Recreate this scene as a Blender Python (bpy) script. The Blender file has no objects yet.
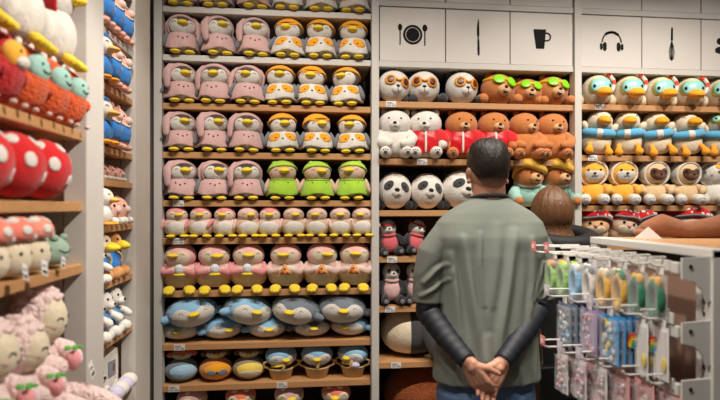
import bpy, bmesh, math, random
from mathutils import Vector, Matrix, Euler
random.seed(7)
C = bpy.context.scene.collection
R = math.radians
PI = math.pi
H = 1.52                 # eye height
F = 520.0                # focal length in pixels of a 720 px wide picture
YAW = 6.04
WY = 2.93                # front plane of the back shelving

def ray(u):              # tangent of the bearing seen at column u
    return math.tan(math.atan((u-360)/F) + R(YAW))
def px(u, y): return y*ray(u)
def dep(x, y): return x*math.sin(R(YAW)) + y*math.cos(R(YAW))
def pz(u, v, y):
    return H - (v-207)*dep(px(u, y), y)/F

# ------------------------------------------------------------ materials
def lin(c):
    return tuple(((x/255)/12.92 if x/255 <= .04045 else ((x/255+.055)/1.055)**2.4) for x in c)
MATS = {}
def mat(name, col, kind='plush', rough=None, metal=0, alpha=None):
    if name in MATS: return MATS[name]
    m = bpy.data.materials.new(name); m.use_nodes = True
    nt = m.node_tree; b = nt.nodes['Principled BSDF']
    c = lin(col) + (1,)
    b.inputs['Base Color'].default_value = c
    b.inputs['Roughness'].default_value = {'plush': .95, 'fluff': 1, 'paint': .45, 'wood': .55, 'cloth': .9, 'plastic': .35, 'skin': .5, 'paper': .7, 'hair': .5}.get(kind, .6) if rough is None else rough
    b.inputs['Metallic'].default_value = metal
    N = nt.nodes.new; L = nt.links.new
    if kind in ('plush', 'fluff', 'cloth', 'denim', 'skin', 'hair', 'wood', 'paint'):
        tc = N('ShaderNodeTexCoord')
    if kind in ('plush', 'fluff', 'cloth', 'skin', 'denim'):
        n = N('ShaderNodeTexNoise'); n.inputs['Scale'].default_value = {'plush': 260, 'fluff': 110, 'cloth': 420, 'skin': 90, 'denim': 600}[kind]
        n.inputs['Detail'].default_value = 3
        L(tc.outputs['Object'], n.inputs['Vector'])
        bp = N('ShaderNodeBump'); bp.inputs['Strength'].default_value = {'plush': .45, 'fluff': 1, 'cloth': .2, 'skin': .1, 'denim': .3}[kind]
        bp.inputs['Distance'].default_value = {'plush': .004, 'fluff': .012, 'cloth': .002, 'skin': .002, 'denim': .002}[kind]
        if kind in ('plush', 'fluff'):                   # slack, dimpled stuffing under the nap
            n3 = N('ShaderNodeTexNoise'); n3.inputs['Scale'].default_value = 38; n3.inputs['Detail'].default_value = 2; n3.inputs['Distortion'].default_value = .6
            L(tc.outputs['Object'], n3.inputs['Vector'])
            b2 = N('ShaderNodeBump'); b2.inputs['Strength'].default_value = .24; b2.inputs['Distance'].default_value = .016
            L(n3.outputs['Fac'], b2.inputs['Height']); L(b2.outputs['Normal'], bp.inputs['Normal'])
        L(n.outputs['Fac'], bp.inputs['Height']); L(bp.outputs['Normal'], b.inputs['Normal'])
        n2 = N('ShaderNodeTexNoise'); n2.inputs['Scale'].default_value = {'plush': 22, 'fluff': 40, 'skin': 30, 'denim': 60}.get(kind, 9)
        L(tc.outputs['Object'], n2.inputs['Vector'])
        mx = N('ShaderNodeMixRGB'); mx.blend_type = 'MIX'
        mx.inputs[1].default_value = tuple(x*.86 for x in c[:3]) + (1,)
        mx.inputs[2].default_value = tuple(min(1, x*1.08) for x in c[:3]) + (1,)
        L(n2.outputs['Fac'], mx.inputs[0]); L(mx.outputs[0], b.inputs['Base Color'])
        if kind in ('plush', 'fluff'):
            b.inputs['Sheen Weight'].default_value = .25
            b.inputs['Sheen Roughness'].default_value = .6
            b.inputs['Specular IOR Level'].default_value = .15
    if kind == 'wood':
        mp = N('ShaderNodeMapping'); mp.inputs['Scale'].default_value = (1.2, 26, 26)
        L(tc.outputs['Object'], mp.inputs['Vector'])
        n = N('ShaderNodeTexNoise'); n.inputs['Scale'].default_value = 3; n.inputs['Detail'].default_value = 5
        L(mp.outputs[0], n.inputs['Vector'])
        mx = N('ShaderNodeMixRGB')
        mx.inputs[1].default_value = tuple(x*.72 for x in c[:3]) + (1,)
        mx.inputs[2].default_value = tuple(min(1, x*1.15) for x in c[:3]) + (1,)
        L(n.outputs['Fac'], mx.inputs[0]); L(mx.outputs[0], b.inputs['Base Color'])
    if kind == 'paint':
        n = N('ShaderNodeTexNoise'); n.inputs['Scale'].default_value = 6; n.inputs['Detail'].default_value = 6
        L(tc.outputs['Object'], n.inputs['Vector'])
        mx = N('ShaderNodeMixRGB')
        mx.inputs[1].default_value = tuple(x*.92 for x in c[:3]) + (1,)
        mx.inputs[2].default_value = tuple(min(1, x*1.04) for x in c[:3]) + (1,)
        L(n.outputs['Fac'], mx.inputs[0]); L(mx.outputs[0], b.inputs['Base Color'])
    if kind == 'hair':
        mp = N('ShaderNodeMapping'); mp.inputs['Scale'].default_value = (160, 160, 12)
        L(tc.outputs['Object'], mp.inputs['Vector'])
        n = N('ShaderNodeTexNoise'); n.inputs['Scale'].default_value = 1.0; n.inputs['Detail'].default_value = 4
        L(mp.outputs[0], n.inputs['Vector'])
        mx = N('ShaderNodeMixRGB')
        mx.inputs[1].default_value = tuple(x*.45 for x in c[:3]) + (1,)
        mx.inputs[2].default_value = tuple(min(1, x*1.5) for x in c[:3]) + (1,)
        L(n.outputs['Fac'], mx.inputs[0]); L(mx.outputs[0], b.inputs['Base Color'])
        bp = N('ShaderNodeBump'); bp.inputs['Strength'].default_value = .8; bp.inputs['Distance'].default_value = .006
        L(n.outputs['Fac'], bp.inputs['Height']); L(bp.outputs['Normal'], b.inputs['Normal'])
    if alpha is not None:
        b.inputs['Alpha'].default_value = alpha
    MATS[name] = m
    return m
def P(name, col): return mat('plush_'+name, col, 'plush')
WHITE = P('white', (224, 219, 211)); CREAM = P('cream', (226, 211, 184)); PINK = P('pink', (214, 174, 171)); PALEP = P('palepink', (226, 194, 184))
GREY = P('grey', (122, 124, 130)); DGREY = P('darkgrey', (74, 70, 70)); YEL = P('yellow', (246, 214, 50)); ORG = P('orange', (248, 168, 26))
GRN = P('green', (170, 214, 62)); BLUE = P('blue', (144, 192, 226)); BLACK = P('black', (26, 25, 27)); BROWN = P('brown', (198, 124, 66))
DBROWN = P('darkbrown', (92, 56, 34)); TAN = P('tan', (226, 176, 124)); RED = P('red', (206, 26, 32)); MINT = P('mint', (160, 206, 194))
BEAK = P('beak', (246, 164, 20)); LBLUE = P('lightblue', (96, 178, 222)); CHAR = P('charcoal', (62, 62, 66)); ROSE = P('rose', (228, 152, 152))
BEIGE = P('beige', (214, 182, 158)); LILAC = P('lilac', (206, 200, 226)); SALMON = P('salmon', (240, 132, 112)); DBLUE = P('deepblue', (36, 124, 206))
OFURR = mat('orange_shag', (226, 92, 34), 'fluff'); PFURR = mat('pink_shag', (250, 220, 216), 'fluff'); RUST = P('rust', (166, 90, 44)); SAGE = P('sage', (146, 172, 152))
INK = mat('ink', (12, 11, 12), 'plain', .95); PAINT = mat('white_paint', (206, 202, 196), 'paint'); PAPER = mat('paper', (228, 226, 224), 'paper')
WOOD = mat('beech', (196, 146, 98), 'wood'); DARKP = mat('back_board', (52, 43, 38), 'wood'); BOXW = mat('box_white', (214, 208, 202), 'paint')
LENSG = mat('green_lens', (140, 226, 30), 'plastic', .3); LENSM = mat('mint_lens', (150, 214, 208), 'plastic', .25); RIMY = mat('yellow_rim', (232, 226, 70), 'plastic')
BAND = mat('yellow_band', (236, 178, 34), 'plastic'); GLASSO = mat('orange_frame', (226, 150, 56), 'plastic', .6); GLASSD = mat('brown_lens', (96, 46, 20), 'plastic')

# ------------------------------------------------------------ geometry
def smooth_loop(pts, n=2):
    for _ in range(n):
        q = []
        for i in range(len(pts)):
            a, b = pts[i], pts[(i+1) % len(pts)]
            q.append(tuple(a[k]*.75+b[k]*.25 for k in range(len(a)))); q.append(tuple(a[k]*.25+b[k]*.75 for k in range(len(a))))
        pts = q
    return pts
def circ(a0, e0, ra, re, rot=0, n=18):
    c, s = math.cos(R(rot)), math.sin(R(rot)); o = []
    for i in range(n):
        t = 2*PI*i/n; x, y = ra*math.cos(t), re*math.sin(t)
        o.append((a0+x*c-y*s, e0+x*s+y*c))
    return o
def S(c, r, f=None, rot=None):      # point on an ellipsoid; azimuth 0 looks to -y
    c = Vector(c); Rm = Euler(rot).to_matrix() if rot else None
    def s(az, el, off=0):
        a, e = R(az), R(el)
        d = Vector((math.sin(a)*math.cos(e), -math.cos(a)*math.cos(e), math.sin(e)))
        if f: d = f(d)
        p = Vector((d.x*(r[0]+off), d.y*(r[1]+off), d.z*(r[2]+off)))
        if Rm: p = Rm @ p
        return c+p
    return s
def pear(k=.25):
    def f(d): w = 1-k*d.z; return Vector((d.x*w, d.y*w, d.z))
    return f
def flatb(lo=-.72, k=0):             # flattened underside, optional pear
    def f(d):
        z = d.z if d.z > lo+.2 else lo+.2-(.2*(1-math.exp((d.z-lo-.2)/.2)))
        w = 1-k*d.z
        return Vector((d.x*w, d.y*w, z))
    return f

class G:
    def __init__(s): s.bm = bmesh.new()
    def grid(s, rings, closed=True, caps=(None, None)):
        vs = [[s.bm.verts.new(p) for p in r] for r in rings]
        n = len(vs[0])
        for a, b in zip(vs[:-1], vs[1:]):
            for i in range(n if closed else n-1):
                j = (i+1) % n
                try: s.bm.faces.new((a[i], a[j], b[j], b[i]))
                except ValueError: pass
        for k, ring in ((0, vs[0]), (1, vs[-1])):
            cp = caps[k]
            if cp is None: continue
            if cp == 'ngon':
                s.bm.faces.new(list(reversed(ring)) if k == 0 else ring)
            else:
                cv = s.bm.verts.new(cp)
                for i in range(n):
                    j = (i+1) % n
                    s.bm.faces.new((ring[j], ring[i], cv) if k == 0 else (ring[i], ring[j], cv))
        return s
    def ell(s, c, r, rot=None, seg=20, ring=12, f=None):
        q = S(c, r, f, rot)
        rings = [[q(360*i/seg, -90+180*j/ring) for i in range(seg)] for j in range(1, ring)]
        return s.grid(rings, True, (q(0, -90), q(0, 90)))
    def patch(s, surf, outline, off=.002, rings=5, sm=1, tuck=.003):
        o = smooth_loop(outline, sm) if sm else outline
        ca = sum(p[0] for p in o)/len(o); ce = sum(p[1] for p in o)/len(o)
        rr = []
        for k in range(1, rings+1):
            t = k/rings
            rr.append([surf(ca+(a-ca)*t, ce+(e-ce)*t, off) for a, e in o])
        rr.append([surf(ca+(a-ca)*1.015, ce+(e-ce)*1.015, -tuck) for a, e in o])
        a, b = rr[0], rr[-1]
        return s.grid(list(reversed(rr)), True, (None, surf(ca, ce, off)))
    def tube(s, pts, rad, seg=10, flat=(1, 1), up=None, caps=True):
        pts = [Vector(p) for p in pts]
        if not isinstance(rad, (list, tuple)): rad = [rad]*len(pts)
        P_, R_ = list(pts), list(rad)
        if caps:
            d0 = (pts[0]-pts[1]).normalized(); d1 = (pts[-1]-pts[-2]).normalized()
            P_ = [pts[0]+d0*rad[0]*.9, pts[0]+d0*rad[0]*.62] + P_ + [pts[-1]+d1*rad[-1]*.62, pts[-1]+d1*rad[-1]*.9]
            R_ = [rad[0]*.36, rad[0]*.76] + R_ + [rad[-1]*.76, rad[-1]*.36]
        rings = []; nrm = None
        for i, p in enumerate(P_):
            t = (P_[min(i+1, len(P_)-1)]-P_[max(i-1, 0)])
            if t.length < 1e-9: t = Vector((0, 0, 1))
            t.normalize()
            if nrm is None:
                u = Vector(up) if up else (Vector((0, 0, 1)) if abs(t.z) < .8 else Vector((0, 1, 0)))
                nrm = (u - t*u.dot(t)).normalized()
            else:
                nrm = (nrm - t*nrm.dot(t)).normalized()
            b = t.cross(nrm)
            rings.append([p + (nrm*math.cos(2*PI*k/seg)*flat[0] + b*math.sin(2*PI*k/seg)*flat[1])*R_[i] for k in range(seg)])
        return s.grid(rings, True, ('ngon', 'ngon') if True else None)
    def line(s, surf, pts, rad, off=0):
        return s.tube([surf(a, e, off) for a, e in pts], rad, 6)
    def box(s, a, b, bev=0):
        x0, y0, z0 = a; x1, y1, z1 = b
        t = bmesh.new()
        vs = [t.verts.new(p) for p in ((x0,y0,z0),(x1,y0,z0),(x1,y1,z0),(x0,y1,z0),(x0,y0,z1),(x1,y0,z1),(x1,y1,z1),(x0,y1,z1))]
        for f in ((0,3,2,1),(4,5,6,7),(0,1,5,4),(1,2,6,5),(2,3,7,6),(3,0,4,7)): t.faces.new([vs[i] for i in f])
        if bev: bmesh.ops.bevel(t, geom=list(t.edges), offset=bev, segments=2, affect='EDGES', profile=.6)
        me = bpy.data.meshes.new('t'); t.to_mesh(me); t.free(); s.bm.from_mesh(me); bpy.data.meshes.remove(me)
        return s
    def prism(s, poly, d, tr):       # poly in 2D, extruded by d along local z, tr maps (a,b,c)->Vector
        lo = [tr(a, b, 0) for a, b in poly]; hi = [tr(a, b, d) for a, b in poly]
        return s.grid([lo, hi], True, ('ngon', 'ngon'))
    def lathe(s, prof, c=(0, 0, 0), seg=24, f=None):
        c = Vector(c)
        rings = [[c+Vector((r*math.sin(2*PI*i/seg), -r*math.cos(2*PI*i/seg), z)) for i in range(seg)] for r, z in prof]
        return s.grid(rings, True, ('ngon', 'ngon'))
    def hood(s, c, r, opn=62, tilt=-22, off=.005, seg=24, n=9, side=0):
        c = Vector(c); t = R(tilt); sd = R(side)
        ax = Vector((math.sin(sd)*math.cos(t), -math.cos(sd)*math.cos(t), math.sin(t)))
        e1 = ax.cross(Vector((0, 0, 1))).normalized(); e2 = e1.cross(ax)
        rings = []
        seq = [(opn+3, -.004), (opn-1, off*.6), (opn+1, off*1.3), (opn+5, off*1.25)] + [(opn+8+(177-opn-8)*k/n, off) for k in range(n+1)]
        for a, o in seq:
            ring = []
            for i in range(seg):
                ph = 2*PI*i/seg
                d = ax*math.cos(R(a)) + (e1*math.cos(ph)+e2*math.sin(ph))*math.sin(R(a))
                ring.append(c+Vector((d.x*(r[0]+o), d.y*(r[1]+o), d.z*(r[2]+o))))
            rings.append(ring)
        return s.grid(rings, True, (None, 'ngon'))
    def torus(s, c, r, q, rot=None, seg=28, k=10, a0=0, a1=360, sq=(1, 1)):
        Rm = Euler(rot).to_matrix() if rot else Matrix.Identity(3); c = Vector(c)
        full = abs(a1-a0) >= 359
        rings = []
        for i in range(seg+(0 if full else 1)):
            t = R(a0+(a1-a0)*i/seg)
            d = Vector((math.cos(t)*sq[0], math.sin(t)*sq[1], 0))
            rings.append([c+Rm@(d*r + (d*math.cos(2*PI*j/k) + Vector((0, 0, 1))*math.sin(2*PI*j/k))*q) for j in range(k)])
        if full: rings.append(None)
        vs = [[s.bm.verts.new(p) for p in rg] if rg else None for rg in rings]
        if full: vs[-1] = vs[0]
        for a, b in zip(vs[:-1], vs[1:]):
            for i in range(k): s.bm.faces.new((a[i], a[(i+1) % k], b[(i+1) % k], b[i]))
        if not full: s.bm.faces.new(vs[0]); s.bm.faces.new(vs[-1])
        return s
    def mesh(s, name, smooth=True):
        bmesh.ops.recalc_face_normals(s.bm, faces=s.bm.faces)
        me = bpy.data.meshes.new(name); s.bm.to_mesh(me); s.bm.free()
        if smooth:
            me.polygons.foreach_set('use_smooth', [True]*len(me.polygons))
        return me
def remesh(me, vox, it=6):
    o = bpy.data.objects.new('tmp', me); C.objects.link(o)
    m = o.modifiers.new('r', 'REMESH'); m.mode = 'VOXEL'; m.voxel_size = vox
    if it:
        k = o.modifiers.new('s', 'SMOOTH'); k.iterations = it; k.factor = .5
    dg = bpy.context.evaluated_depsgraph_get()
    out = bpy.data.meshes.new_from_object(o.evaluated_get(dg))
    bpy.data.objects.remove(o); bpy.data.meshes.remove(me)
    out.polygons.foreach_set('use_smooth', [True]*len(out.polygons))
    return out
def part(name, g, m, parent=None, loc=(0, 0, 0), rot=None, smooth=True, label=None):
    me = g.mesh(name, smooth) if isinstance(g, G) else g
    me.name = name
    me.materials.clear(); me.materials.append(m)
    o = bpy.data.objects.new(name, me); C.objects.link(o)
    o.location = loc
    if rot: o.rotation_euler = rot
    d = 0; q = parent
    while q is not None: d += 1; q = q.parent
    while d > 2: parent = parent.parent; d -= 1      # thing > part > sub-part, no deeper
    if parent: o.parent = parent
    if label: o['label'] = label
    return o
def tag(o, label=None, cat=None, group=None, kind=None):
    for k, v in (('label', label), ('category', cat), ('group', group), ('kind', kind)):
        if v: o[k] = v
    return o
def empty(name, loc=(0, 0, 0), rz=0):
    o = bpy.data.objects.new(name, None); C.objects.link(o); o.location = loc; o.rotation_euler = (0, 0, rz)
    o.empty_display_size = .05
    return o
def copy_tree(o, parent=None):
    c = o.copy(); C.objects.link(c)
    if parent: c.parent = parent
    for ch in o.children: copy_tree(ch, c)
    return c
PROTO = {}
def put(kind, label, group, loc, yaw=0, s=1, head=(0, 0, 0), lean=(0, 0), cat='plush toy'):
    if kind not in PROTO:
        PROTO[kind] = r = BUILD[kind[0] if isinstance(kind, tuple) else kind](*(kind[1:] if isinstance(kind, tuple) else ()))
    else:
        r = copy_tree(PROTO[kind])
    if loc[1] > WY: yaw -= .9*math.degrees(math.atan2(loc[0], loc[1]))   # shoppers turn the toys towards the aisle
    r.location = loc; r.rotation_euler = (R(lean[0]), R(lean[1]), R(yaw))
    r.scale = (s, s, s) if not isinstance(s, (tuple, list)) else s
    for ch in r.children:
        if ch.name.split('.')[0] == 'head': ch.rotation_euler = tuple(R(a) for a in head)
    tag(r, label, cat, group)
    return r
BUILD = {}
def build(f): BUILD[f.__name__] = f; return f
# ------------------------------------------------------------ soft toys
def eyes_arc(hd, surf, az, el, w=9, m=None):
    for s in (-1, 1):
        part('eye', G().line(surf, [(s*az-w, el-3), (s*az-w*.4, el+2), (s*az+w*.4, el+2), (s*az+w, el-3)], .0016, .001), INK, hd)
def eyes_dot(hd, surf, az, el, r=6, off=.002, m=None):
    for s in (-1, 1):
        part('eye', G().patch(surf, circ(s*az, el, r, r), off, 3, 0), m or INK, hd)
HEART = [(0,0),(12,10),(28,28),(52,22),(72,-4),(68,-36),(40,-58),(0,-64),(-40,-58),(-68,-36),(-72,-4),(-52,22),(-28,28),(-12,10)]
def beak(hd, c, r, m=YEL, droop=.25):
    def f(d): return Vector((d.x*(1+.25*d.y), d.y, d.z*(1+.35*d.y) + droop*min(0, d.y)*.5))
    part('beak', G().ell(c, r, None, 16, 10, f), m, hd)
def feet(root, x, y, z, r, m=YEL, splay=12):
    for s in (-1, 1):
        def f(d, s=s): return Vector((d.x*(1-.25*d.y), d.y, d.z*(1 if d.z > 0 else .7)))
        part('foot', G().ell((0, 0, 0), r, None, 16, 10, f), m, root, (s*x, y, z), (0, 0, R(s*splay)))

@build
def rabbit_penguin(var=0): return clothed('rabbit', var)
@build
def cap_penguin(var=0): return clothed('cap', var)
@build
def frog_penguin(var=0): return clothed('frog', var)
def clothed(style, var):
    rt = empty('penguin_plush')
    bc = (0, 0, .079); br = (.076, .066, .079)
    part('body', G().ell(bc, br, None, 24, 14, flatb(-.8)), WHITE if style != 'frog' else BEIGE, rt)
    feet(rt, .036, -.05, .014, (.027, .027, .0135))
    wm = GREY if style != 'frog' else BEIGE
    for s in (-1, 1):
        up = 15 if not (var == 1 and s == -1) else 24
        part('wing', G().ell((s*.012, 0, -.034), (.014, .024, .046), None, 14, 10, pear(.2)), wm, rt, (s*.066, -.012, .112), (R(-8), R(-s*up), 0))
        # pale inner face of the flipper
    def V(az, t, off=0):
        tt = max(0, min(1, t)); a = R(az)
        w = .0675+.0235*math.sin(PI/2*min(1, tt*1.2)) + .004*tt*math.sin(5*a+var*2) + .003*tt*math.sin(9*a+1+var) + off
        return Vector((w*math.sin(a), -w*.87*math.cos(a), .12-.088*t+.006*tt*math.sin(3*a+var*1.7)))
    vm = {'rabbit': PINK, 'cap': WHITE, 'frog': GRN}[style]
    rings = [[V(360*i/40, k/10) for i in range(40)] for k in range(11)] + [[V(360*i/40, 1, -.004) for i in range(40)], [V(360*i/40, .6, -.005) for i in range(40)]]
    vest = part('dress' if style == 'rabbit' else 'vest', G().grid(rings), vm, rt)
    tilt = (0, 6, -5)[var % 3]
    if style == 'rabbit':
        for s in (-1, 1): part('embroidered_eye', G().patch(V, [(a+tilt, t) for a, t in circ(s*17, .3, 3.6, .042)], .0012, 2, 0), INK, vest)
        part('embroidered_nose', G().patch(V, [(a+tilt, t) for a, t in circ(0, .4, 3.2, .055)], .0012, 2, 0), INK, vest)
    elif style == 'cap':
        for s in (-1, 1):
            part('orange_patch', G().patch(V, [(s*a+tilt, t) for a, t in ((9, .1), (30, .06), (58, .16), (66, .42), (48, .62), (24, .6), (10, .34))], .0012, 4), ORG, vest)
            part('embroidered_eye', G().patch(V, [(a+tilt, t) for a, t in circ(s*27, .38, 3.2, .04)], .0026, 2, 0), INK, vest)
        part('embroidered_nose', G().patch(V, [(a+tilt, t) for a, t in circ(0, .46, 4, .045)], .0016, 2, 0), INK, vest)
    else:
        for s in (-1, 1): part('embroidered_eye', G().patch(V, [(a+tilt, t) for a, t in circ(s*30, .2, 3.2, .034)], .0012, 2, 0), INK, vest)
        part('collar', G().tube([V(a, .02, .002) for a in range(-60, 61, 10)], .004, 8), vm, vest)
    hr = (.075, .063, .064)
    s0 = S((0, 0, 0), hr)
    hd = part('head', G().ell((0, 0, 0), hr, None, 24, 14), {'rabbit': DGREY, 'cap': DGREY, 'frog': TAN}[style], rt, (0, -.008, .16))
    part('face', G().patch(s0, HEART, .0018, 6), WHITE if style != 'frog' else BEIGE, hd)
    beak(hd, (0, -.067, .008), (.029, .021, .016))
    eyes_arc(hd, s0, 36, 10, 7)
    if style == 'rabbit':
        h = part('hood', G().hood((0, 0, 0), hr, 66, -24, .007), PINK, hd)
        for s in (-1, 1):
            outw = (s == (-1 if var else 1))
            pts = [(s*.03, .004, .058), (s*.062, -.006, .05), (s*.082, -.018, .022), (s*.088, -.028, -.018), (s*.088, -.036, -.066)] if outw else \
                  [(s*.03, .012, .055), (s*.058, .02, .044), (s*.074, .024, .014), (s*.072, .024, -.02), (s*.07, .02, -.04)]
            part('ear', G().tube(pts, [.013, .019, .024, .026, .02], 12, (.5, 1)), PINK, h)
    elif style == 'cap':
        h = part('cap', G().hood((0, 0, 0), hr, 100, -68, .008), ORG, hd)
        if var: part('brim', G().torus((0, -.004, .037), .066, .006, (R(14), 0, 0), 28, 8, sq=(1, .9)), ORG, h)
    else:
        h = part('cap', G().hood((0, 0, 0), hr, 98, -66, .008), GRN, hd)
        for s in (-1, 1): part('ear', G().ell((s*.044, -.012, .052), (.017, .012, .014), (0, R(s*20), 0), 14, 8), GRN, h)
    return rt

@build
def small_penguin(var=0):
    rt = empty('penguin_plush')
    bs = S((0, 0, .066), (.07, .062, .066), flatb(-.8))
    b = part('body', G().ell((0, 0, .066), (.07, .062, .066), None, 24, 14, flatb(-.8)), BEIGE if var % 2 else PALEP, rt)
    part('belly', G().patch(bs, [(a, e) for a, e in circ(0, -14, 50, 40)], .002, 5, 0), WHITE, b)
    feet(rt, .034, -.052, .012, (.024, .024, .011))
    for s in (-1, 1):
        part('wing', G().ell((s*.008, 0, -.026), (.011, .02, .036), None, 12, 8, pear(.2)), ROSE if var % 2 == 0 else PALEP, rt, (s*.06, -.016, .1), (R(-10), R(-s*(14 if var < 2 else 34)), 0))
    hr = (.057, .052, .05); s0 = S((0, 0, 0), hr)
    hd = part('head', G().ell((0, 0, 0), hr, None, 24, 14), ROSE if var % 2 == 0 else PALEP, rt, (0, -.006, .132))
    part('face', G().patch(s0, HEART, .0016, 6), BEIGE if var % 2 else CREAM, hd)
    beak(hd, (0, -.056, .002), (.021, .018, .011))
    eyes_arc(hd, s0, 36, 8, 7)
    return rt

@build
def hugging_penguin(item='ball', bow=0):
    rt = empty('penguin_plush')
    bs = S((0, 0, .09), (.1, .085, .1), flatb(-.8))
    b = part('body', G().ell((0, 0, .09), (.1, .085, .1), None, 28, 16, flatb(-.8)), PALEP, rt)
    part('belly', G().patch(bs, circ(0, -14, 56, 46), .002, 6, 0), WHITE if item != 'ball' else CREAM, b)
    for s in (-1, 1):
        g = G(); g.ell((0, 0, 0), (.03, .03, .019), None, 16, 10); g.ell((s*.012, -.02, -.002), (.013, .014, .012)); g.ell((-s*.012, -.021, -.002), (.013, .014, .012)); g.ell((0, -.026, -.002), (.012, .013, .012))
        part('foot', g, YEL, rt, (s*.05, -.108, .012), (R(30), 0, R(s*10)))
        part('wing', G().tube([(s*.078, -.02, .142), (s*.088, -.06, .112), (s*.066, -.096, .1), (s*.034, -.112, .116)], [.02, .029, .028, .017], 14, (1, .7)), ROSE if item == 'ball' else PALEP, rt)
    if item == 'ball':
        t = part('toy_chick', G().ell((0, -.112, .128), (.025, .022, .03)), mat('plush_pale', (226, 228, 234)), rt)
        part('toy_foot', G().ell((0, -.116, .098), (.028, .018, .01)), YEL, t)
        for s in (-1, 1): part('toy_eye', G().ell((s*.007, -.1325, .136), (.002, .002, .002), None, 8, 6), INK, t)
    else:
        def tr(a, b, c): return Vector((a, -.112-c, .118+b))
        t = part('toy_slice', G().prism(smooth_loop([(-.036, -.028), (.036, -.028), (.03, -.012), (.004, .034), (-.004, .034), (-.03, -.012)], 2), .016, tr), P('slice', (238, 168, 92)), rt)
        for a, b in ((-.014, -.012), (.014, -.014), (0, .008)): part('topping', G().ell((a, -.128, .118+b), (.006, .003, .006), None, 10, 6), RED, t)
    hr = (.084, .075, .074); s0 = S((0, 0, 0), hr)
    hd = part('head', G().ell((0, 0, 0), hr, None, 28, 16), P('softpink', (236, 182, 180)), rt, (0, -.018, .2))
    part('face', G().patch(s0, [(a*.95, e) for a, e in HEART], .0018, 6), CREAM, hd)
    beak(hd, (0, -.08, .004), (.032, .024, .0125))
    eyes_arc(hd, s0, 34, 10, 6)
    if bow:
        g = G()
        for s in (-1, 1): g.ell((s*.018, -.028, .066), (.02, .008, .012), (0, R(s*28), 0), 12, 8)
        g.ell((0, -.03, .064), (.008, .008, .008), None, 10, 8)
        part('bow', g, RED, hd)
    return rt

@build
def lying_penguin(var=0):
    rt = empty('penguin_plush')
    r = (.118, .13, .074)
    s0 = S((0, 0, 0), r)
    top = BLUE if var != 1 else P('slate', (120, 130, 142))
    hd = part('head', G().ell((0, 0, 0), r, None, 32, 18), top, rt, (0, 0, .074))
    part('back', G().patch(S((0, 0, 0), r), [(180+a, e) for a, e in circ(0, 12, 118, 70)], .002, 6, 0), P('slate', (120, 130, 142)), hd)
    part('face', G().patch(s0, [(0,2),(8,14),(24,28),(42,22),(56,-2),(58,-36),(40,-60),(0,-68),(-40,-60),(-58,-36),(-56,-2),(-42,22),(-24,28),(-8,14)], .002, 7), WHITE, hd)
    beak(hd, (0, -.134, .002), (.026, .02, .013))
    eyes_arc(hd, s0, 27, 10, 4.5)
    for s in (-1, 1):
        part('wing', G().ell((s*.118, -.03, -.014), (.032, .026, .02), (0, R(s*14), 0), 14, 10), BLUE if var == 0 else P('slate', (120, 130, 142)), hd)
    part('foot', G().ell((.02, .03, .068), (.034, .03, .014), None, 14, 8), YEL, hd)
    return rt

@build
def reclining_penguin(bc='blue'):
    rt = empty('penguin_plush')
    m, bm_, hm = {'blue': (P('slate', (120, 130, 142)), P('paleblue', (170, 208, 232)), SALMON), 'orange': (P('apricot', (222, 148, 72)), ORG, P('umber', (110, 84, 66))), 'yellow': (P('taupe', (150, 136, 116)), P('lemon', (244, 216, 96)), P('umber', (110, 84, 66)))}[bc]
    r = (.09, .085, .062); bs = S((0, 0, .062), r)
    b = part('body', G().ell((0, 0, .062), r, None, 28, 16), m, rt)
    part('belly', G().patch(bs, circ(6, 2, 54, 36), .002, 6, 0), bm_, b)
    if bc == 'orange':
        for s in (-1, 1): part('eye_patch', G().patch(bs, circ(s*20, -6, 17, 14), .004, 4, 0), P('slate', (120, 130, 142)), b)
        part('nose', G().patch(bs, circ(0, -4, 4, 5), .005, 3, 0), INK, b)
    elif bc == 'yellow':
        part('muzzle', G().patch(bs, circ(6, -16, 46, 17), .003, 5, 0), CREAM, b)
    else:
        part('seam', G().line(bs, [(a, -4-6*math.cos(R(a*1.6))) for a in range(-55, 61, 8)], .0012, .001), GREY, b)
    hr = (.058, .05, .034); s0 = S((0, 0, 0), hr)
    hd = part('head', G().ell((0, 0, 0), hr, None, 24, 14), hm, rt, (.0, .0, .148))
    part('face', G().patch(s0, [(a, e*.8-8) for a, e in HEART], .0018, 5), CREAM, hd)
    beak(hd, (0, -.054, -.004), (.016, .014, .008))
    eyes_arc(hd, s0, 34, 4, 7)
    for s in (-1, 1): part('ear', G().ell((s*.062, .0, -.004), (.02, .02, .016), None, 12, 8), hm, hd)
    return rt

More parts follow.
